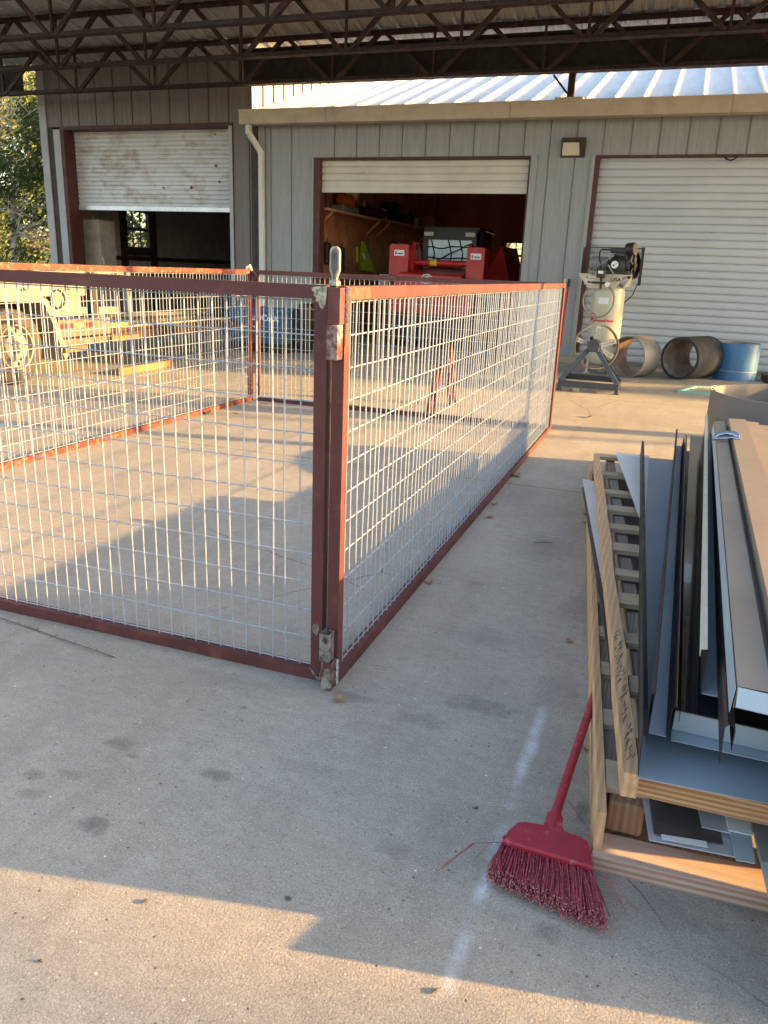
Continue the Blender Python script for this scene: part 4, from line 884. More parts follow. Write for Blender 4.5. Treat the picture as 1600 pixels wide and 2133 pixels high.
# arched fender
mb = MB(); n_, f_ = [], []
arc = [(wc.y-.62, .22), (wc.y-.52, .62), (wc.y-.40, .86), (wc.y-.28, .90), (wc.y+.32, .89), (wc.y+.42, .84), (wc.y+.52, .62), (wc.y+.66, .22)]
mb.sheet([(SX-.40, a, b_) for a, b_ in arc], [(SX+.02, a, b_) for a, b_ in arc], .02); mb.sheet([(SX+.021, a, b_) for a, b_ in arc], [(SX+.021, wc.y+(a-wc.y)*1.07, b_+.045) for a, b_ in arc], .01); mb.build('fender', m_cream, tz)
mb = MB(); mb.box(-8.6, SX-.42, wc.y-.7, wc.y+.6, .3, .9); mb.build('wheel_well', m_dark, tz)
mb = MB(); mb.cbox(SX-.5, SX+.0, wc.y-.9, wc.y+1.08, .92, 1.19); mb.box(SX-.45, SX-.02, wc.y+.55, wc.y+1.02, .70, .92)
bx = mb.build('toolbox', m_cream, tz)
mb = MB(); mb.cbox(SX-.3, SX+.02, wc.y-.9, wc.y+1.3, 1.235, 1.265)
for k in range(6): mb.box(SX-.02, SX+.01, wc.y-.7+.33*k, wc.y-.62+.33*k, 1.19, 1.235)
mb.build('top_rail', m_cream, bx)
for yy in (wc.y+.12, wc.y+.78):
    mb = MB(); mb.box(SX+.001, SX+.02, yy-.06, yy+.06, 1.13, 1.15); mb.box(SX+.001, SX+.018, yy-.012, yy+.012, 1.0, 1.13); mb.box(SX+.001, SX+.02, yy-.03, yy+.03, .985, 1.0); mb.build('latch', m_darksteel, bx)
mb = MB(); mb.tube([(SX+.012, wc.y+.62+.1*math.cos(t), .89+.1*math.sin(t)) for t in [2*math.pi*i/20 for i in range(21)]], .009, 6); mb.build('ring_handle', m_darksteel, bx)
mb = MB(); mb.cbox(SX-.08, SX, wc.y+.60, wc.y+1.5, .46, .66); mb.cbox(SX-.12, SX+.01, wc.y+.62, wc.y+1.6, .36, .44); mb.build('frame_rail', m_trimlt if False else M('trailer_grey_beige', (.11, .09, .07), .6, var=.2), tz)
mb = MB(); mb.cbox(SX-.08, SX-.01, wc.y+1.51, 11.2, .36, .47); mb.cbox(SX-2.05, SX-.09, wc.y+.60, 11.2, .40, .50); mb.build('shaded_rear_rail', m_darksteel, tz)  # dark steel puts the shade on the rear trailer into its colour
def tape(y0, y1, m, nm):
    mb = MB(); mb.box(SX+.001, SX+.004, y0, y1, .56, .615); mb.build(nm, m, tz)
tape(wc.y+.62, wc.y+.86, m_tape_r, 'red_reflector'); tape(wc.y+.861, wc.y+1.02, m_tape_w, 'yellow_reflector'); tape(wc.y+1.021, wc.y+1.16, m_tape_r, 'red_reflector')
mb = MB(); mb.cbox(SX-.16, SX-.06, wc.y+1.28, wc.y+1.38, .35, 1.2); mb.build('stake_post', m_dark, tz)
mb = MB(); mb.cbox(SX-.55, SX-.45, wc.y+1.1, wc.y+1.18, .66, 1.24); mb.cbox(SX-.5, SX-.42, wc.y+2.4, wc.y+2.5, .66, 1.24); mb.bar((SX-.48, wc.y+1.1, 1.22), (SX-.48, wc.y+2.5, 1.18), .06, .08); mb.bar((SX-.48, wc.y+1.1, .72), (SX-.48, wc.y+2.2, .70), .06, .08); mb.build('side_rack', m_cream, tz)
mb = MB(); mb.box(SX-2.0, SX-.09, wc.y+.61, 11.15, .505, .52); mb.build('deck_plate', m_gray, tz)
lumber = [((SX-.03, wc.y+.75, .32), (SX-.03, wc.y+.98, .32), .06, .08, 'short orange timber stub under the trailer edge'),]
for i, (y0, y1, xx, zz, lab) in enumerate(((wc.y+1.42, wc.y+1.95, SX+.03, .40, 'bright sunlit timber end laid against the trailer edge'), (wc.y+1.46, wc.y+1.85, SX-.05, .555, 'upper sunlit board lying on the trailer deck'), (wc.y+.62, wc.y+.95, SX+.03, .33, 'short orange timber stub hanging under the trailer edge near the wheel'))):
    mb = MB(); mb.cbox(xx-.045, xx+.045, y0, y1, zz-.03, zz+.03, .003); mb.build('timber_stub', m_yelwood, tz)
mb = MB(); mb.cbox(SX-1.2, SX-.3, 8.8, 10.6, .522, .57); mb.bar((SX-.9, 8.6, .6), (SX-.4, 10.9, .6), .06, .05); mb.build('steel_load', m_plate, tz)
# lumber on the slab
mb = MB(); a, b_ = G(252, 783), G(357, 764); mb.bar(a+Vector((-.03, 0, .045)), b_+Vector((-.03, 0, .045)), .05, .085)
tag(mb.build('timber_plank', m_yelwood), 'sunlit yellow timber lying on the slab beyond the left wire panel', 'plank')
# blue tote
p0, p1, p2 = AY(478, 730, 11.25), AY(587, 733, 11.25), AY(530, 641, 11.25)
tt = thing('blue_tote', 'blue plastic storage tote with white lettering seen beyond the pen corner', 'tote', ((p0.x+p1.x)/2, 11.6, 0))
zt_ = p2.z
mb = MB(); mb.hexa([(p0.x+.03, 11.27, .14), (p1.x-.03, 11.27, .14), (p1.x-.03, 11.9, .14), (p0.x+.03, 11.9, .14), (p0.x, 11.25, zt_-.05), (p1.x, 11.25, zt_-.05), (p1.x, 11.95, zt_-.05), (p0.x, 11.95, zt_-.05)]); mb.build('tub', m_tote, tt)
mb = MB(); mb.cbox(p0.x-.02, p1.x+.02, 11.22, 11.98, zt_-.06, zt_, .01); mb.build('lid', m_tote, tt)
mb = MB(); mb.box(p0.x, p1.x, 11.3, 11.9, 0, .14); mb.build('skid_base', m_dark, tt)
text('RaDCuLit', .13, lambda x, y, z: (p1.x-.58+x, 11.245-z, zt_-.19+y), 'lettering', m_txtwht, tt, bold=.003)
mb = MB(); cc = Vector((p0.x+.36, 11.24, .36))
for k in range(5):
    mb.tube([cc+Vector((.14*math.cos(R(a))*(1-.15*k), 0, .06*math.sin(R(a))*(1+.1*k))) for a in range(20+20*k, 200-10*k, 20)], .012, 5)
mb.build('swirl_logo', m_txtwht, tt)
mb = MB(); mb.cbox(p1.x+.12, p1.x+.30, 11.6, 11.8, 0, .78, .02); tag(mb.build('dark_barrel', m_cast), 'dark narrow box standing on the slab right of the blue tote', 'box')
mb = MB(); mb.cbox(-6.9, -6.55, 11.9, 12.3, .0, .5, .02); mb.tube([(-6.7, 11.85, .5), (-6.7, 11.8, .66), (-6.6, 11.8, .68)], .03, 8); tag(mb.build('shop_pump', m_gray), 'grey pump with a pale valve behind the blue tote', 'pump')
# two rusty angle iron jack stands
for i, (fa_, fb_, ap, cr) in enumerate((((890, 864), (902, 860), (915, 756), .45), ((938, 845), (947, 843), (934, 718), .5))):
    a, b_ = G(*fa_), G(*fb_); Yp = (a.y+b_.y)/2; t_ = AY(*ap, Yp)
    a = Vector((a.x-.0, Yp-.06, 0)); b_ = Vector((b_.x, Yp+.06, 0))
    js = thing('jack_stand', ('shorter' if i == 0 else 'taller')+' rusty orange angle iron stand seen through the pen wires', 'stand', (a.x, Yp, 0), 'rusty stands beyond the pen')
    for pp, dx in ((a, -.01), (b_, .02)):
        mb = MB(); mb.bar(pp+Vector((0, 0, .004)), t_+Vector((dx, 0, 0)), .035, .04, up=(0, 1, 0)); mb.build('leg', m_redrust, js)
    mb = MB(); m1 = a.lerp(t_, .4); m2 = b_.lerp(t_, .55); mb.bar(m1, m2, .02, .03); mb.build('brace', m_darksteel, js)

# ------------------------------------------------------------------ big steel drum behind the pile
dc = Vector((.885, 5.72, 0)); DR = .555; DZ = .66
dr = thing('steel_drum', 'wide open grey steel pipe ring standing beyond the stack of metal trim', 'drum', dc)
mb = MB(); mb.lathe(dc, (0, 0, 1), [(DR, 0), (DR, DZ-.004), (DR-.004, DZ), (DR-.016, DZ), (DR-.02, DZ-.004)], 72); mb.build('outer_shell', m_drum, dr, smooth=True)
mb = MB(); mb.lathe(dc, (0, 0, 1), [(DR-.0205, DZ-.004), (DR-.0205, .005)], 72); mb.build('inner_wall', m_drum, dr, smooth=True)
mb = MB()
for k in range(26):
    t = R(160+k*1.1); rr = DR-.01+random.uniform(-.012, .008); mb.tube([dc+Vector((rr*math.cos(t), rr*math.sin(t), DZ)), dc+Vector(((rr+random.uniform(-.01, .01))*math.cos(t+.03), (rr)*math.sin(t+.03), DZ+random.uniform(.001, .005)))], .003, 5)
mb.build('torch_slag', m_coilhem, dr)

# ------------------------------------------------------------------ pallets and the stack of trim
U = Vector((-.105, 1, 0)).normalized(); V = Vector((U.y, -U.x, 0)); O = Vector((.0, 1.62, 0))
def Q(a, b, z): return O + V*a + U*b + Vector((0, 0, z))
def qbox(mb, a0, a1, b0, b1, z0, z1):
    return mb.hexa([Q(a0, b0, z0), Q(a1, b0, z0), Q(a1, b1, z0), Q(a0, b1, z0), Q(a0, b0, z1), Q(a1, b0, z1), Q(a1, b1, z1), Q(a0, b1, z1)])
lp = thing('lower_pallet', 'lower weathered wooden pallet resting on the slab beneath the other', 'pallet', (.5, 3, 0), 'stacked wooden pallets')
mb = MB(); mb.hexa([(.0, 1.60, 0), (1.3, 1.66, 0), (1.3, 1.75, 0), (.0, 1.69, 0), (.0, 1.60, .042), (1.3, 1.66, .042), (1.3, 1.75, .042), (.0, 1.69, .042)]); mb.build('bottom_board', m_pinkX, lp)
mb = MB(); qbox(mb, 0, .020, 0.0, 3.6, .0, .148); mb.build('side_board', m_pine, lp)
mb = MB(); mb.cbox(.022, .105, 1.70, 1.80, .043, .128, .006); mb.build('block', m_endg, lp)
mb = MB(); qbox(mb, .024, .115, .23, 3.5, .108, .128); mb.build('long_deck_board', m_oldY, lp)
mb = MB(); qbox(mb, .022, 1.3, .11, .225, .128, .146); mb.build('cross_slat', m_oldX, lp)
for b0 in (.40, .70, .98, 1.28, 1.62, 2.05, 2.6):
    mb = MB(); qbox(mb, .022, 1.2, b0, b0+.085, .1285, .144); mb.build('cross_slat', m_oldX, lp)
mb = MB(); qbox(mb, .5, .6, .25, 3.5, .0, .108); qbox(mb, 1.1, 1.2, .25, 3.5, 0, .108); mb.build('stringer', m_oldY, lp)
mb = MB(); qbox(mb, .03, 1.25, 1.75, 3.4, .043, .10) if False else qbox(mb, .14, .48, .25, 3.4, .0, .02); mb.build('bottom_slat', m_oldY, lp)
up = thing('upper_pallet', 'upper wooden pallet of fresh pine carrying the metal trim', 'pallet', (.5, 3, .15), 'stacked wooden pallets')
f0, f1 = G(1304, 1652, .20), G(1600, 1720, .20); dd = (f1-f0).normalized(); bk = Vector((-dd.y, dd.x, 0))*.10
e1 = f0+dd*1.35
mb = MB(); mb.hexa([f0, e1, e1+bk, f0+bk, f0+Vector((0, 0, .052)), e1+Vector((0, 0, .052)), e1+bk+Vector((0, 0, .052)), f0+bk+Vector((0, 0, .052))]); mb.build('front_beam', m_pineX, up)
ln, lf = G(1318, 1612, .295), G(1243, 944, .295); lw = V*.036
mb = MB(); K = 16; dn = Vector((0, 0, -.062)); L_, R_ = [], []
rg_ = random.Random(4)
for k in range(K+1):
    c_ = ln.lerp(lf, k/K); j = rg_.uniform(-.003, .003); L_.append(c_-lw/2+V*j); R_.append(c_+lw/2+V*(j+rg_.uniform(-.002, .002)))
for k in range(K): mb.hexa([L_[k]+dn, R_[k]+dn, R_[k+1]+dn, L_[k+1]+dn, L_[k], R_[k], R_[k+1], L_[k+1]])
lb = mb.build('side_rail', m_pine, up)
# rows of black saw cuts and pen strokes along the top of that rail
mb = MB()
for k in range(64):
    s_ = .03+k*.0052+rg_.uniform(-.001, .001)
    if s_ > .36: break
    c_ = ln.lerp(lf, s_*.62)+V*rg_.uniform(-.010, .010)+Vector((0, 0, .0006)); h_ = rg_.uniform(.002, .006)
    mb.bar(c_-V*h_-U*.012, c_+V*h_+U*rg_.uniform(.004, .02), .0011, .0008)
mb.build('pen_strokes', m_bark, lb)
for b0 in (3.30, 2.85, 2.44, 2.12, 1.83, 1.53, 1.24, .97, .67, .36, .06):
    mb = MB(); j = rg_.uniform(-.01, .01); c0, c1 = lf.lerp(ln, 0), 0
    base = O+U*(b0+.0); tpos = (base.y-ln.y)/(lf.y-ln.y); st_ = ln.lerp(lf, tpos)+V*.020
    wd = .095 if int(b0*10) % 2 else .075
    s2_ = Vector((st_.x, st_.y, .262+j*.3)); mb.hexa([s2_, s2_+V*.9, s2_+V*.9+U*wd, s2_+U*wd, s2_+Vector((0, 0, .02)), s2_+V*.9+Vector((0, 0, .02)), s2_+V*.9+U*wd+Vector((0, 0, .02)), s2_+U*wd+Vector((0, 0, .02))]); mb.build('deck_slat', m_oldX, up)
mb = MB()
for a0 in (.10, .52, .95): qbox(mb, a0, a0+.045, .1, 3.5, .16, .255); mb.build('inner_stringer', m_oldY, up); mb = MB()
mb = MB(); qbox(mb, .07, .9, .2, 3.45, .150, .158); mb.build('lower_sheathing', m_oldY, up)
def plate(name, label, cat, px, z, mat, t=.003, grp='thin sheet metal offcuts between the pallets', z2=None):
    mb = MB(); pts = [G(x, y, z if z2 is None else z2[i]) for i, (x, y) in enumerate(px)]
    mb.prism(pts[::-1], (0, 0, t)); return tag(mb.build(name, mat), label, cat, grp)
plate('sheet_offcut', 'long pale zinc strip with bent edge lowest under the upper pallet beam', 'sheet offcut', [(1352, 1751), (1532, 1787), (1528, 1650), (1330, 1610)], .137, m_galv)
plate('sheet_offcut', 'dark mill scale plate lying on the zinc strip between the pallets', 'sheet offcut', [(1362, 1738), (1506, 1760), (1482, 1640), (1344, 1610)], .142, m_plate)
plate('sheet_offcut', 'narrow white strip peeping out beneath the dark plate', 'sheet offcut', [(1380, 1749), (1475, 1766), (1471, 1753), (1377, 1738)], .146, m_coilw, .001)
plate('sheet_offcut', 'small zinc plate on top of the dark plate', 'sheet offcut', [(1462, 1724), (1521, 1737), (1500, 1640), (1440, 1625)], .148, m_galv)
plate('sheet_offcut', 'square white plate beside the small zinc plate', 'sheet offcut', [(1518, 1731), (1568, 1742), (1548, 1650), (1498, 1640)], .154, m_coilw)
plate('sheet_offcut', 'blue white plate projecting past the lower pallet beam', 'sheet offcut', [(1533, 1793), (1573, 1800), (1556, 1680), (1505, 1660)], .149, m_coil)
plate('sheet_offcut', 'grey plate at the right end of the projecting offcuts', 'sheet offcut', [(1587, 1796), (1660, 1812), (1640, 1690), (1552, 1670)], .160, m_gray)
plate('sheet_offcut', 'blue white sheet drooping over the beam end towards the slab', 'sheet offcut', [(1608, 1905), (1720, 1930), (1690, 1760), (1570, 1740)], .145, m_coil, z2=[.05, .05, .145, .145])
# loose strips sticking out on the left
plate('steel_flat_bar', 'long dark flat bar slanting out on the left between the pallets', 'flat bar', [(1296, 1560), (1303, 1560), (1225, 1022), (1212, 1016)], .165, m_plate, .008, None)
plate('white_strip', 'pale grey strip corner poking out at the left of the pallets', 'strip', [(1276, 1330), (1284, 1330), (1237, 1003), (1213, 998)], .176, m_coilw, .002, None)
plate('white_sheet', 'white sheet lying on the far slats of the upper pallet', 'sheet', [(1333, 1082), (1344, 1082), (1352, 950), (1282, 942)], .315, m_coilw, .002, None)

grp = 'long folded metal trims stacked on the pallet'
def trim(name, label, near, far, mats, t=.0016):
    mb = MB(); mb.sheet(near, far, t); o = mb.build(name, mats); return tag(o, label, 'metal trim', grp)
def up_(p, dz, dx=0, dy=0): return Vector((p.x+dx, p.y+dy, p.z+dz))
# bottom two flat sheets and the black glossy one: each near edge stepped back
def flat(name, label, nl, nr, fl, fr_, z, mat, t=.002, lip=0.):
    a, b_, c_, d_ = G(*nl, z), G(*nr, z), G(*fr_, z), G(*fl, z); b_ = a+(b_-a)*2.6; c_ = d_+(c_-d_).normalized()*.75
    mb = MB(); mb.hexa([a, b_, c_, d_, up_(a, t), up_(b_, t), up_(c_, t), up_(d_, t)])
    if lip: mb.hexa([up_(a, -lip), up_(b_, -lip), up_(b_, -lip, 0, .002), up_(a, -lip, 0, .002), up_(a, -.0005), up_(b_, -.0005), up_(b_, -.0005, 0, .002), up_(a, -.0005, 0, .002)])
    return tag(mb.build(name, mat), label, 'metal trim', grp)
flat('trim_sheet', 'lowest pale blue flat sheet lying on the pine beam', (1329, 1621), (1600, 1675), (1345, 960), (1420, 960), .290, m_coil)
flat('trim_sheet', 'second pale blue sheet stepped back on the lowest one', (1398, 1543), (1600, 1588), (1410, 940), (1470, 940), .335, m_coil)
flat('trim_sheet', 'glossy black sheet with a pale turned down front edge', (1407, 1479), (1600, 1523), (1438, 908), (1490, 912), .390, m_coilbk)
a = G(1407, 1480, .388); b_ = a+(G(1600, 1524, .388)-a)*2.5; mb = MB(); mb.hexa([up_(a, -.050), up_(b_, -.050), up_(b_, -.050, 0, .003), up_(a, -.050, 0, .003), a, b_, up_(b_, 0, 0, .003), up_(a, 0, 0, .003)])
tag(mb.build('trim_sheet', m_coil), 'pale blue lip folded down in front of the glossy black sheet', 'metal trim', grp)
# T1: tall thin fin at the left
def fin(name, label, base_n, top_n, top_f, zb_, zt__, w_, mat, matin, hem=m_coildk, hw=.009, rw=0.):
    # an open channel: left flange from base to hem, base w_ wide, optional right flange rw high
    tn, tf = G(*top_n, zt__), G(*top_f, zt__); bn = G(*base_n, zb_); dl = (tf-tn).normalized(); h_ = zt__-zb_
    bf = Vector((tf.x, tf.y, zb_))+(bn-Vector((tn.x, tn.y, zb_)))*.15
    rt = Vector((dl.y, -dl.x, 0))
    t = thing(name, label, 'metal trim', bn, grp)
    MB().sheet([bn, tn], [bf, tf], .0016).build('left_flange', mat, t)
    mb = MB(); mb.sheet([tn+rt*.0, tn-rt*hw+Vector((0, 0, -.004)), tn-rt*hw-Vector((0, 0, .022))], [tf, tf-rt*hw+Vector((0, 0, -.004)), tf-rt*hw-Vector((0, 0, .022))], .0015); mb.build('hem', hem, t)
    if w_: MB().sheet([bn+rt*.0018, bn+rt*w_], [bf+rt*.0018, bf+rt*w_], .0016).build('base_web', matin, t)
    if rw:
        b2n, b2f = bn+rt*w_, bf+rt*w_
        MB().sheet([b2n, b2n+rt*.004+Vector((0, 0, rw))], [b2f, b2f+rt*.004+Vector((0, 0, rw))], .0016).build('right_flange', m_coildk, t)
        c_ = Vector((0, 0, rw)); MB().sheet([b2n+rt*.0035+c_, b2n+rt*.012+c_+Vector((0, 0, .006)), b2n+rt*.020+c_-Vector((0, 0, .004)), b2n+rt*.020+c_-Vector((0, 0, .03))], [b2f+rt*.0035+c_, b2f+rt*.012+c_+Vector((0, 0, .006)), b2f+rt*.020+c_-Vector((0, 0, .004)), b2f+rt*.020+c_-Vector((0, 0, .03))], .0012).build('rolled_edge', m_coilbk, t)
    return t
fin('trim_channel', 'leftmost trim with a thin dark fin rising above the pallet', (1330, 1617), (1340, 1532), (1338, 918), .296, .415, .0, m_coildk, m_coil, hw=-.010)
fin('trim_channel', 'blue lined trim channel with dark rolled edge second from the left', (1350, 1527), (1366, 1444), (1412, 893), .345, .455, .040, m_coildk, m_coil, rw=.075)
fin('trim_channel', 'trim with a hem coloured cream to look sunlit, standing in mid stack', (1460, 1445), (1476, 1352), (1475, 864), .43, .545, .045, m_coildk, m_coil, hem=m_coilhem, hw=.016, rw=.10)  # cream hem colour carries the sunlight along this edge
# T5: broad bronze box trim on top, with raised ribs
zt5 = .64
nl, nr = G(1538, 1430, zt5), G(1600, 1444, zt5); fl, fr2 = G(1489, 878, zt5), G(1600, 886, zt5)
fx = (fr2-fl).normalized(); nx = (nr-nl).normalized()
t5 = thing('bronze_trim', 'wide scratched bronze trim lying on top of the stack', 'metal trim', nl, grp)
def xs(o, d, wd): 
    out = []
    for a_, h_ in wd: out.append(o+d*a_+Vector((0, 0, h_)))
    return out
W_ = [(0, -.045), (0, 0), (.048, .002), (.050, -.022), (.064, -.024), (.068, .020), (.150, .022), (.152, .012), (.215, .010), (.217, -.002), (.30, -.004), (.302, -.022), (.322, -.022), (.324, .008), (.42, .01), (.422, -.1)]
def scl(w_, k): return [(a_*k, h_) for a_, h_ in w_]
MB().sheet(xs(nl, nx, scl(W_, 1.15)), xs(fl, fx, scl(W_, 1.0)), .0018).build('ribbed_top', m_coilbr, t5)
c0 = nl; c1 = nl+nx*.48
MB().hexa([up_(c0, -.036, 0, -.014), up_(c1, -.036, 0, -.014), up_(c1, -.034, 0, -.014), up_(c0, -.034, 0, -.014), up_(c0, -.003), up_(c1, -.003), up_(c1, -.001), up_(c0, -.001)]).build('front_lip', m_coil, t5)
MB().sheet([up_(nl, -.055, -.006), up_(nl, -.004, -.003)], [up_(fl, -.055, -.006), up_(fl, -.004, -.003)], .001).build('side_flange', m_coil, t5)
zd = .525; a, b_ = G(1511, 1513, zd), G(1486, 903, zd); w_ = Vector((.018, 0, 0))
dt = thing('dark_trim', 'narrow dark rolled edge trim running along the left of the wide bronze one', 'metal trim', a, grp)
MB().sheet([up_(a, -.085, .004), up_(a, -.004), up_(a, .004, .005), up_(a, .004, .013), up_(a, -.006, .018), up_(a, -.05, .018)], [up_(b_, -.085, .004), up_(b_, -.004), up_(b_, .004, .005), up_(b_, .004, .013), up_(b_, -.006, .018), up_(b_, -.05, .018)], .0015).build('rolled_edge', m_coildk, dt)
# filler trims beneath, so the stack is solid from any side
for i, (zz, off, m_) in enumerate(((.45, .02, m_coilbr), (.50, .05, m_coil), (.56, .03, m_coilbk))):
    a = Vector((nl.x+off+.03, nl.y+.50+.05*i, zz)); f_ = Vector((fl.x+off, fl.y-.05, zz)); MB().sheet([up_(a, -.04), a, up_(a, 0, .34), up_(a, -.04, .34)], [up_(f_, -.04), f_, up_(f_, 0, .34), up_(f_, -.04, .34)], .002)
    mb = MB(); mb.sheet([up_(a, -.04), a, up_(a, 0, .40), up_(a, -.04, .40)], [up_(f_, -.04), f_, up_(f_, 0, .40), up_(f_, -.04, .40)], .002); tag(mb.build('trim_sheet', m_), ('bronze', 'pale blue', 'black')[i]+' folded trim hidden mostly beneath the wide bronze one', 'metal trim', grp)
# unseen trims carry the stack on to the right, shaped to block low sun
for i in range(4):
    o = Vector((.40+.16*i, 1.445+.032*i, .60+.01*(i % 2))); e = Vector((fl.x+.50+.16*i, fl.y+.1-.06*i, .60+.01*(i % 2)))
    mb = MB(); mb.sheet([up_(o, -.33), o, up_(o, .0, .13), up_(o, -.33, .13)], [up_(e, -.33), e, up_(e, 0, .13), up_(e, -.33, .13)], .002); tag(mb.build('sun_block_trim', (m_coilbr, m_coildk, m_coil, m_coilbr)[i]), ('bronze', 'dark', 'pale blue', 'outermost bronze')[i]+' unseen folded angle added right of the wide bronze trim to block sun', 'metal trim', grp)
mb = MB()
for i in range(8): qbox(mb, .2, 1.2, .1+.45*i, .2+.45*i, .395, .43 if i else .42)
for k, (z0_, z1_, xl) in enumerate(((.002, .08, .40), (.082, .16, .44), (.162, .245, .475))):  # unseen timbers added so their shadow bounds the foreground sun patch
    yl = 1.335+(xl-.47)*.18; tmb = MB(); tmb.hexa([(xl, yl, z0_), (1.9, 1.59, z0_), (1.9, 1.90, z0_), (xl+.08, yl+.28, z0_), (xl, yl, z1_), (1.9, 1.59, z1_), (1.9, 1.90, z1_), (xl+.08, yl+.28, z1_)])
    tag(tmb.build('added_shadow_timber', m_pineX), ('lowest', 'middle', 'topmost')[k]+' broad timber of an unseen stack added to cast the foreground shadow', 'timber', 'unseen timbers added to shape the foreground shadow')
# binder clasp on the bronze trim
bc = G(1512, 909, zt5+.025); mb = MB()
pts = [bc+Vector((-.055, -.01, -.02)), bc+Vector((-.035, 0, .004)), bc+Vector((.0, .008, .014)), bc+Vector((.03, .004, .012)), bc+Vector((.05, -.01, .006)), bc+Vector((.052, -.03, .0)), bc+Vector((.02, -.034, .002)), bc+Vector((-.045, -.026, -.012))]
mb.tube(pts, [.008, .010, .012, .016, .014, .010, .007, .006], 10); tag(mb.build('chrome_clasp', M('chrome', (.42, .45, .55), .12, 1.0, var=.3, scale=40), smooth=True), 'shiny chrome clasp sitting on the far end of the bronze trim', 'clasp')

# ------------------------------------------------------------------ broom
br = thing('push_broom', 'crimson angle broom lying on the slab with its handle under the pallet', 'broom', G(1150, 1760))
zh = .052
neck = G(1155, 1700, zh); ht = G(1237, 1452, .085); hd_ = (ht-neck).normalized()
mb = MB(); mb.tube([neck-hd_*.03+Vector((0, 0, -.012)), neck+hd_*.1, ht, ht+hd_*.55], .0125, 14); mb.build('handle', m_brush, br, smooth=True)
def hp_(x, y, z=zh): return G(x, y, z)
out = [(1046, 1748), (1058, 1729), (1076, 1713), (1092, 1711), (1132, 1718), (1139, 1714), (1143, 1699), (1150, 1695), (1166, 1697), (1173, 1704), (1172, 1722), (1178, 1732), (1208, 1742), (1226, 1752), (1233, 1772), (1237, 1806)]
top = [hp_(x, y) for x, y in out]; cen = sum(top, Vector((0, 0, 0)))/len(top)
mb = MB(); nn = len(top)
r0 = [p+Vector((0, 0, -.034)) for p in top]; r1 = [p+Vector((0, 0, -.006)) for p in top]; r2 = [p.lerp(cen, .035) for p in top]
mb.add(r0+r1+r2, [tuple(range(nn-1, -1, -1)), tuple(range(2*nn, 3*nn))] + [(l*nn+i, l*nn+(i+1) % nn, (l+1)*nn+(i+1) % nn, (l+1)*nn+i) for l in range(2) for i in range(nn)])
mb.tube([neck+hd_*.012+Vector((0, 0, -.012)), neck-hd_*.05+Vector((0, 0, -.018))], .021, 14)
mb.build('head', m_brush, br, smooth=False)
s0, s1 = hp_(1046, 1749, .03), hp_(1237, 1807, .03)
mb = MB(); mb.bar(s0+Vector((.003, -.004, 0)), s1+Vector((-.003, -.004, 0)), .012, .026); mb.build('bristle_base', m_dark, br)
t0, tm, t1 = G(1018, 1832, .012), G(1120, 1880, .012), G(1258, 1936, .012)
mb = MB(); tips = MB(); rb = random.Random(3)
def tipat(u_): return t0*(1-u_)**2 + tm*2*u_*(1-u_) + t1*u_**2
for k in range(26):
    uc = (k+.5)/26
    for j in range(34):
        u0 = uc+rb.gauss(0, .006); a = s0.lerp(s1, u0)+Vector((0, -.008, rb.uniform(-.010, .010)))
        u1 = min(1.02, max(-.03, uc+rb.gauss(0, .028))); lay = rb.random()
        b_ = tipat(u1)+Vector((rb.gauss(0, .004), rb.gauss(0, .010)+lay*.012, lay*.024))
        m_ = a.lerp(b_, .55)+Vector((rb.gauss(0, .002), rb.gauss(0, .002), .004)); q_ = m_.lerp(b_, .8)
        mb.tube([a, m_, b_], [.0011, .0012, .0012], 3, cap=False)
        e_ = b_+Vector((rb.gauss(0, .002), -rb.uniform(.001, .004), rb.gauss(0, .0015))); tips.tube([b_+(m_-b_)*.02, e_], [.0012, .0015], 3)
for k in range(9):
    a = s0 if k < 4 else s1; sgn = -1 if k < 4 else 1; l_ = rb.uniform(.05, .13)
    mb.tube([a+Vector((0, -.01, 0)), a+Vector((sgn*l_*.5, -.02-.2*l_, .006)), a+Vector((sgn*l_, -.04-l_*rb.uniform(.3, 1.0), .004-.018))], .0007, 3, cap=False)
bo = mb.build('bristles', m_bris, br); tips.build('frayed_tips', m_bristip, bo)

# ------------------------------------------------------------------ dry leaves and bits on the slab
def leaf(px, py, size, ang, label, dk=0):
    c_ = G(px, py); mb = MB(); rl = random.Random(int(px)); out = []
    lob = [(0, .5), (.10, .34), (.30, .42), (.24, .22), (.42, .12), (.22, .02), (.34, -.16), (.14, -.14), (.10, -.34), (.02, -.36), (0, -.55), (-.02, -.36), (-.1, -.34), (-.14, -.14), (-.36, -.2), (-.22, .02), (-.42, .1), (-.22, .22), (-.28, .42), (-.10, .34)]
    ca, sa_ = math.cos(ang), math.sin(ang)
    for x, y in lob:
        x *= size*rl.uniform(.85, 1.1); y *= size; h_ = .004+abs(x)*.55+abs(y)*.22*rl.uniform(.3, 1)
        out.append(c_+Vector((x*ca-y*sa_, x*sa_+y*ca, h_)))
    ctr = c_+Vector((0, 0, .003)); n = len(out)
    mb.add([ctr]+out+[ctr+Vector((0, 0, .0012))]+[o+Vector((0, 0, .0012)) for o in out], [(0, 1+(i+1) % n, 1+i) for i in range(n)]+[(n+1, n+2+i, n+2+(i+1) % n) for i in range(n)]+[(1+i, 1+(i+1) % n, n+2+(i+1) % n, n+2+i) for i in range(n)])
    tag(mb.build('oak_leaf', m_leafdry), label, 'leaf', 'dry oak leaves scattered on the slab')
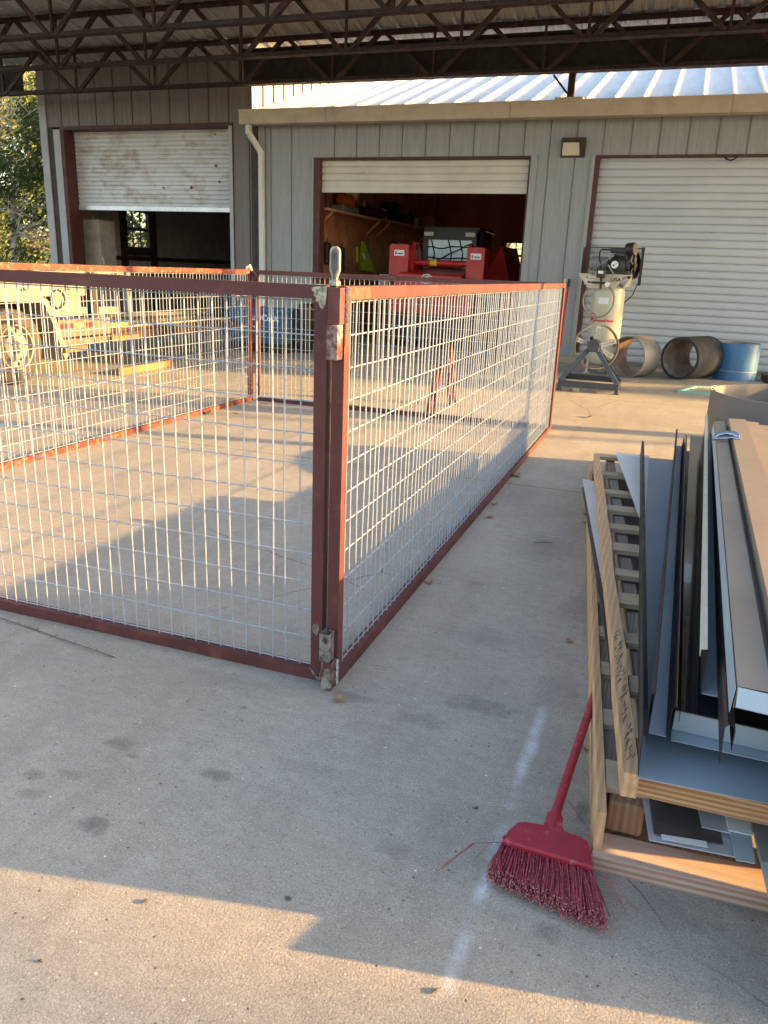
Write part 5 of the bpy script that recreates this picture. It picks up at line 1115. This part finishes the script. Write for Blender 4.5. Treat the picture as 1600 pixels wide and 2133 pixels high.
for px, py, s_, a_, lab in ((708, 1461, .052, 1.2, 'large dry leaf lying just in front of the hinge corner'), (895, 1216, .045, .3, 'dry leaf beside the middle of the long pen panel'), (1022, 1079, .05, 2.0, 'dry leaf near the pen panel, second past the middle'), (1075, 993, .10, .8, 'curled leaf pile touching the pen panel rail'),
                            (1186, 1338, .035, 1.7, 'small leaf on the slab nearest the pallets'), (1113, 930, .10, 2.4, 'sunlit leaf caught at the far foot of the pen panel'), (1226, 870, .09, .2, 'dark leaf in the sunlit patch before the stand'), (1218, 1560, .045, .9, 'brown leaf under the broom handle'),
                            (1220, 1092, .05, .4, 'small brown leaf by the flat bar end'), (433, 862, .12, .6, 'curled leaf inside the pen against the far rail'), (1030, 1052, .05, .1, 'leaf lying close to the panel rail in the shade'), (1219, 1073, .04, 1.1, 'tiny dark leaf above another by the flat bar end'), (491, 863, .06, 1.4, 'tiny leaf on the striped slab inside the pen')):
    leaf(px, py, s_, a_, lab)
for px, py, l_, a_, lab in ((906, 2066, .022, 1.0, 'short dark twig in the sunlit foreground'), (303, 1880, .02, .9, 'thin dark twig in the sunlit foreground left'), (1132, 1131, .10, .5, 'thin bent twig on the slab between pen and pallets'), (600, 1873, .012, 0, 'round dark pebble at the edge of the sunlight'), (992, 1685, .012, .4, 'small dark chip on the slab left of the broom'), (84, 2005, .012, 0, 'tiny dark chip in the sunlit foreground')):
    c_ = G(px, py); d_ = Vector((math.cos(a_), math.sin(a_), 0)); mb = MB(); mb.tube([c_-d_*l_/2+Vector((0, 0, .003)), c_+Vector((.1*l_, .1*l_, .004)), c_+d_*l_/2+Vector((0, 0, .003))], [.0015, .0035 if l_ < .05 else .0015, .001], 6)
    tag(mb.build('twig' if l_ > .015 else 'pebble', m_bark), lab, 'debris')

# ------------------------------------------------------------------ trees
def tree(name, label, x, y, h, rad, mat, kind='cedar', leaves=5000, seed=1, z0=.12, size=.16, group=None, trunk=.16, leafz=None):
    rt = random.Random(seed); t = thing(name, label, 'tree', (x, y, -.04), group)
    mb = MB(); pts = [Vector((x+rt.gauss(0, .05)*i, y+rt.gauss(0, .05)*i, -.1+h*.9*i/6)) for i in range(7)]
    mb.tube(pts, [trunk*(1-.13*i) for i in range(7)], 9); limbs = []
    for k in range(16 if kind != 'bare' else 30):
        s_ = rt.uniform(.2, .95); i = int(s_*6); b0 = pts[i].lerp(pts[min(6, i+1)], s_*6-i); a = rt.uniform(0, 6.28)
        L = rad*(1.15-s_*.6)*rt.uniform(.6, 1.1); e = b0+Vector((math.cos(a)*L, math.sin(a)*L, L*rt.uniform(.05, .5)))
        m_ = b0.lerp(e, .5)+Vector((0, 0, rt.uniform(-.1, .2)))*L*.4; rr = trunk*.32*(1-s_*.6)
        mb.tube([b0, m_, e], [rr, rr*.6, rr*.2], 5); limbs += [b0.lerp(m_, .6), m_, m_.lerp(e, .5), e]
        if kind == 'bare':
            for q in range(7):
                s2 = m_.lerp(e, rt.random()); d_ = Vector((rt.gauss(0, 1), rt.gauss(0, 1), rt.gauss(.2, .8))).normalized()*L*.45; e2 = s2+d_; k2 = s2.lerp(e2, .5)+Vector((rt.gauss(0, .06), rt.gauss(0, .06), rt.gauss(0, .06)))
                mb.tube([s2, k2, e2], [rr*.4, rr*.25, .006], 4)
                for q2 in range(3): d3 = Vector((rt.gauss(0, 1), rt.gauss(0, 1), rt.gauss(0, .8))).normalized()*L*.2; mb.tube([k2, k2+d3], [.008, .004], 3)
    mb.build('trunk', m_twig if kind == 'bare' else m_bark, t, smooth=True)
    if leaves:
        V_, F_ = [], []; cl = []
        for k in range(70):
            z = rt.random()**.8; zz = h*(z0+(1-z0)*z)
            r_ = rad*((1-z)**.6*1.0+.1 if kind == 'cedar' else math.sin(math.pi*min(1, z*.85+.1))**.6); a = rt.uniform(0, 6.28); q = rt.uniform(.35, 1)**.6
            cl.append((Vector((x+r_*q*math.cos(a), y+r_*q*math.sin(a), zz)), rt.uniform(.18, .42)*rad*.8))
        for k in range(leaves):
            c_, cr = cl[rt.randrange(len(cl))]; d_ = Vector((rt.gauss(0, 1), rt.gauss(0, 1), rt.gauss(0, .8))).normalized()*cr*rt.random()**.5; p = c_+d_
            n_ = Vector((rt.gauss(0, 1), rt.gauss(0, 1), rt.gauss(.4, 1))).normalized(); a_ = n_.orthogonal().normalized(); b_ = n_.cross(a_); s_ = size*rt.uniform(.5, 1.2)
            o = len(V_); V_ += [p+a_*s_, p+b_*s_*.45, p-a_*s_, p-b_*s_*.45]; F_.append((o, o+1, o+2, o+3))
        mb = MB(); mb.add(V_, F_); mb.build('crown', mat, t)
    return t
TG = 'trees behind the left workshop'
tree('cedar_tree', 'dark green cedar standing closest behind the workshop corner', -15.3, 17.5, 5.6, 1.9, m_cedar, seed=3, leaves=9000, size=.07, group=TG, trunk=.14)
tree('oak_tree', 'broad yellow tree further left behind the trailer', -24.6, 26.4, 7.4, 3.2, m_yleaf, 'oak', seed=5, leaves=13000, size=.10, group=TG, z0=.03)
tree('oak_tree', 'yellow green leafy tree behind the dark cedar', -22.0, 25.0, 8.2, 2.8, m_yleaf, 'oak', seed=8, leaves=11000, size=.10, group=TG, z0=.1)
tree('oak_tree', 'tall yellowing tree far behind the workshop', -28.0, 31.0, 10, 4.2, m_yleaf, 'oak', seed=9, leaves=9000, size=.13, group=TG, z0=.05)
tree('bare_tree', 'leafless pale branched tree beside the workshop corner', -16.6, 17.0, 7.2, 2.6, m_cedar, 'bare', seed=12, leaves=0, group=TG, trunk=.10)
tree('cedar_tree', 'bushy cedar low behind the workshop side window', -15.2, 21.5, 4.6, 2.0, m_yleaf, 'oak', seed=14, leaves=6000, size=.09, group=TG, z0=.02)
tree('oak_tree', 'hazy tree at the far left edge behind the trailer', -28.0, 28.0, 8.5, 3.6, m_yleaf, 'oak', seed=15, leaves=8000, size=.12, group=TG, z0=.03)
tree('oak_tree', 'round crowned tree seen small through the shop back window', -9.5, 34, 7, 3.6, m_yleaf, 'oak', seed=16, leaves=4000, size=.16, group=TG, z0=.05)
# trees standing well to the right, through whose trunks the low sun reaches the slab
for i, (x, y, h, rd, tk) in enumerate(((34, 4.35, 13, 3.0, .45), (30, 17.2, 11, 1.3, .22), (38, 22.6, 12, 1.6, .25), (25, 12.15, 11, .7, .09))):
    tree('roadside_tree', ('broad crowned', 'slim', 'tall slim', 'short slim')[i]+' tree standing out to the right of the yard', x, y, h, rd, m_cedar, 'oak', leaves=(6500, 2600, 2600, 0)[i], size=(.30, .25, .25, .2)[i], seed=30+i, group='trees right of the yard', trunk=tk, z0=.3 if i == 0 else .55)
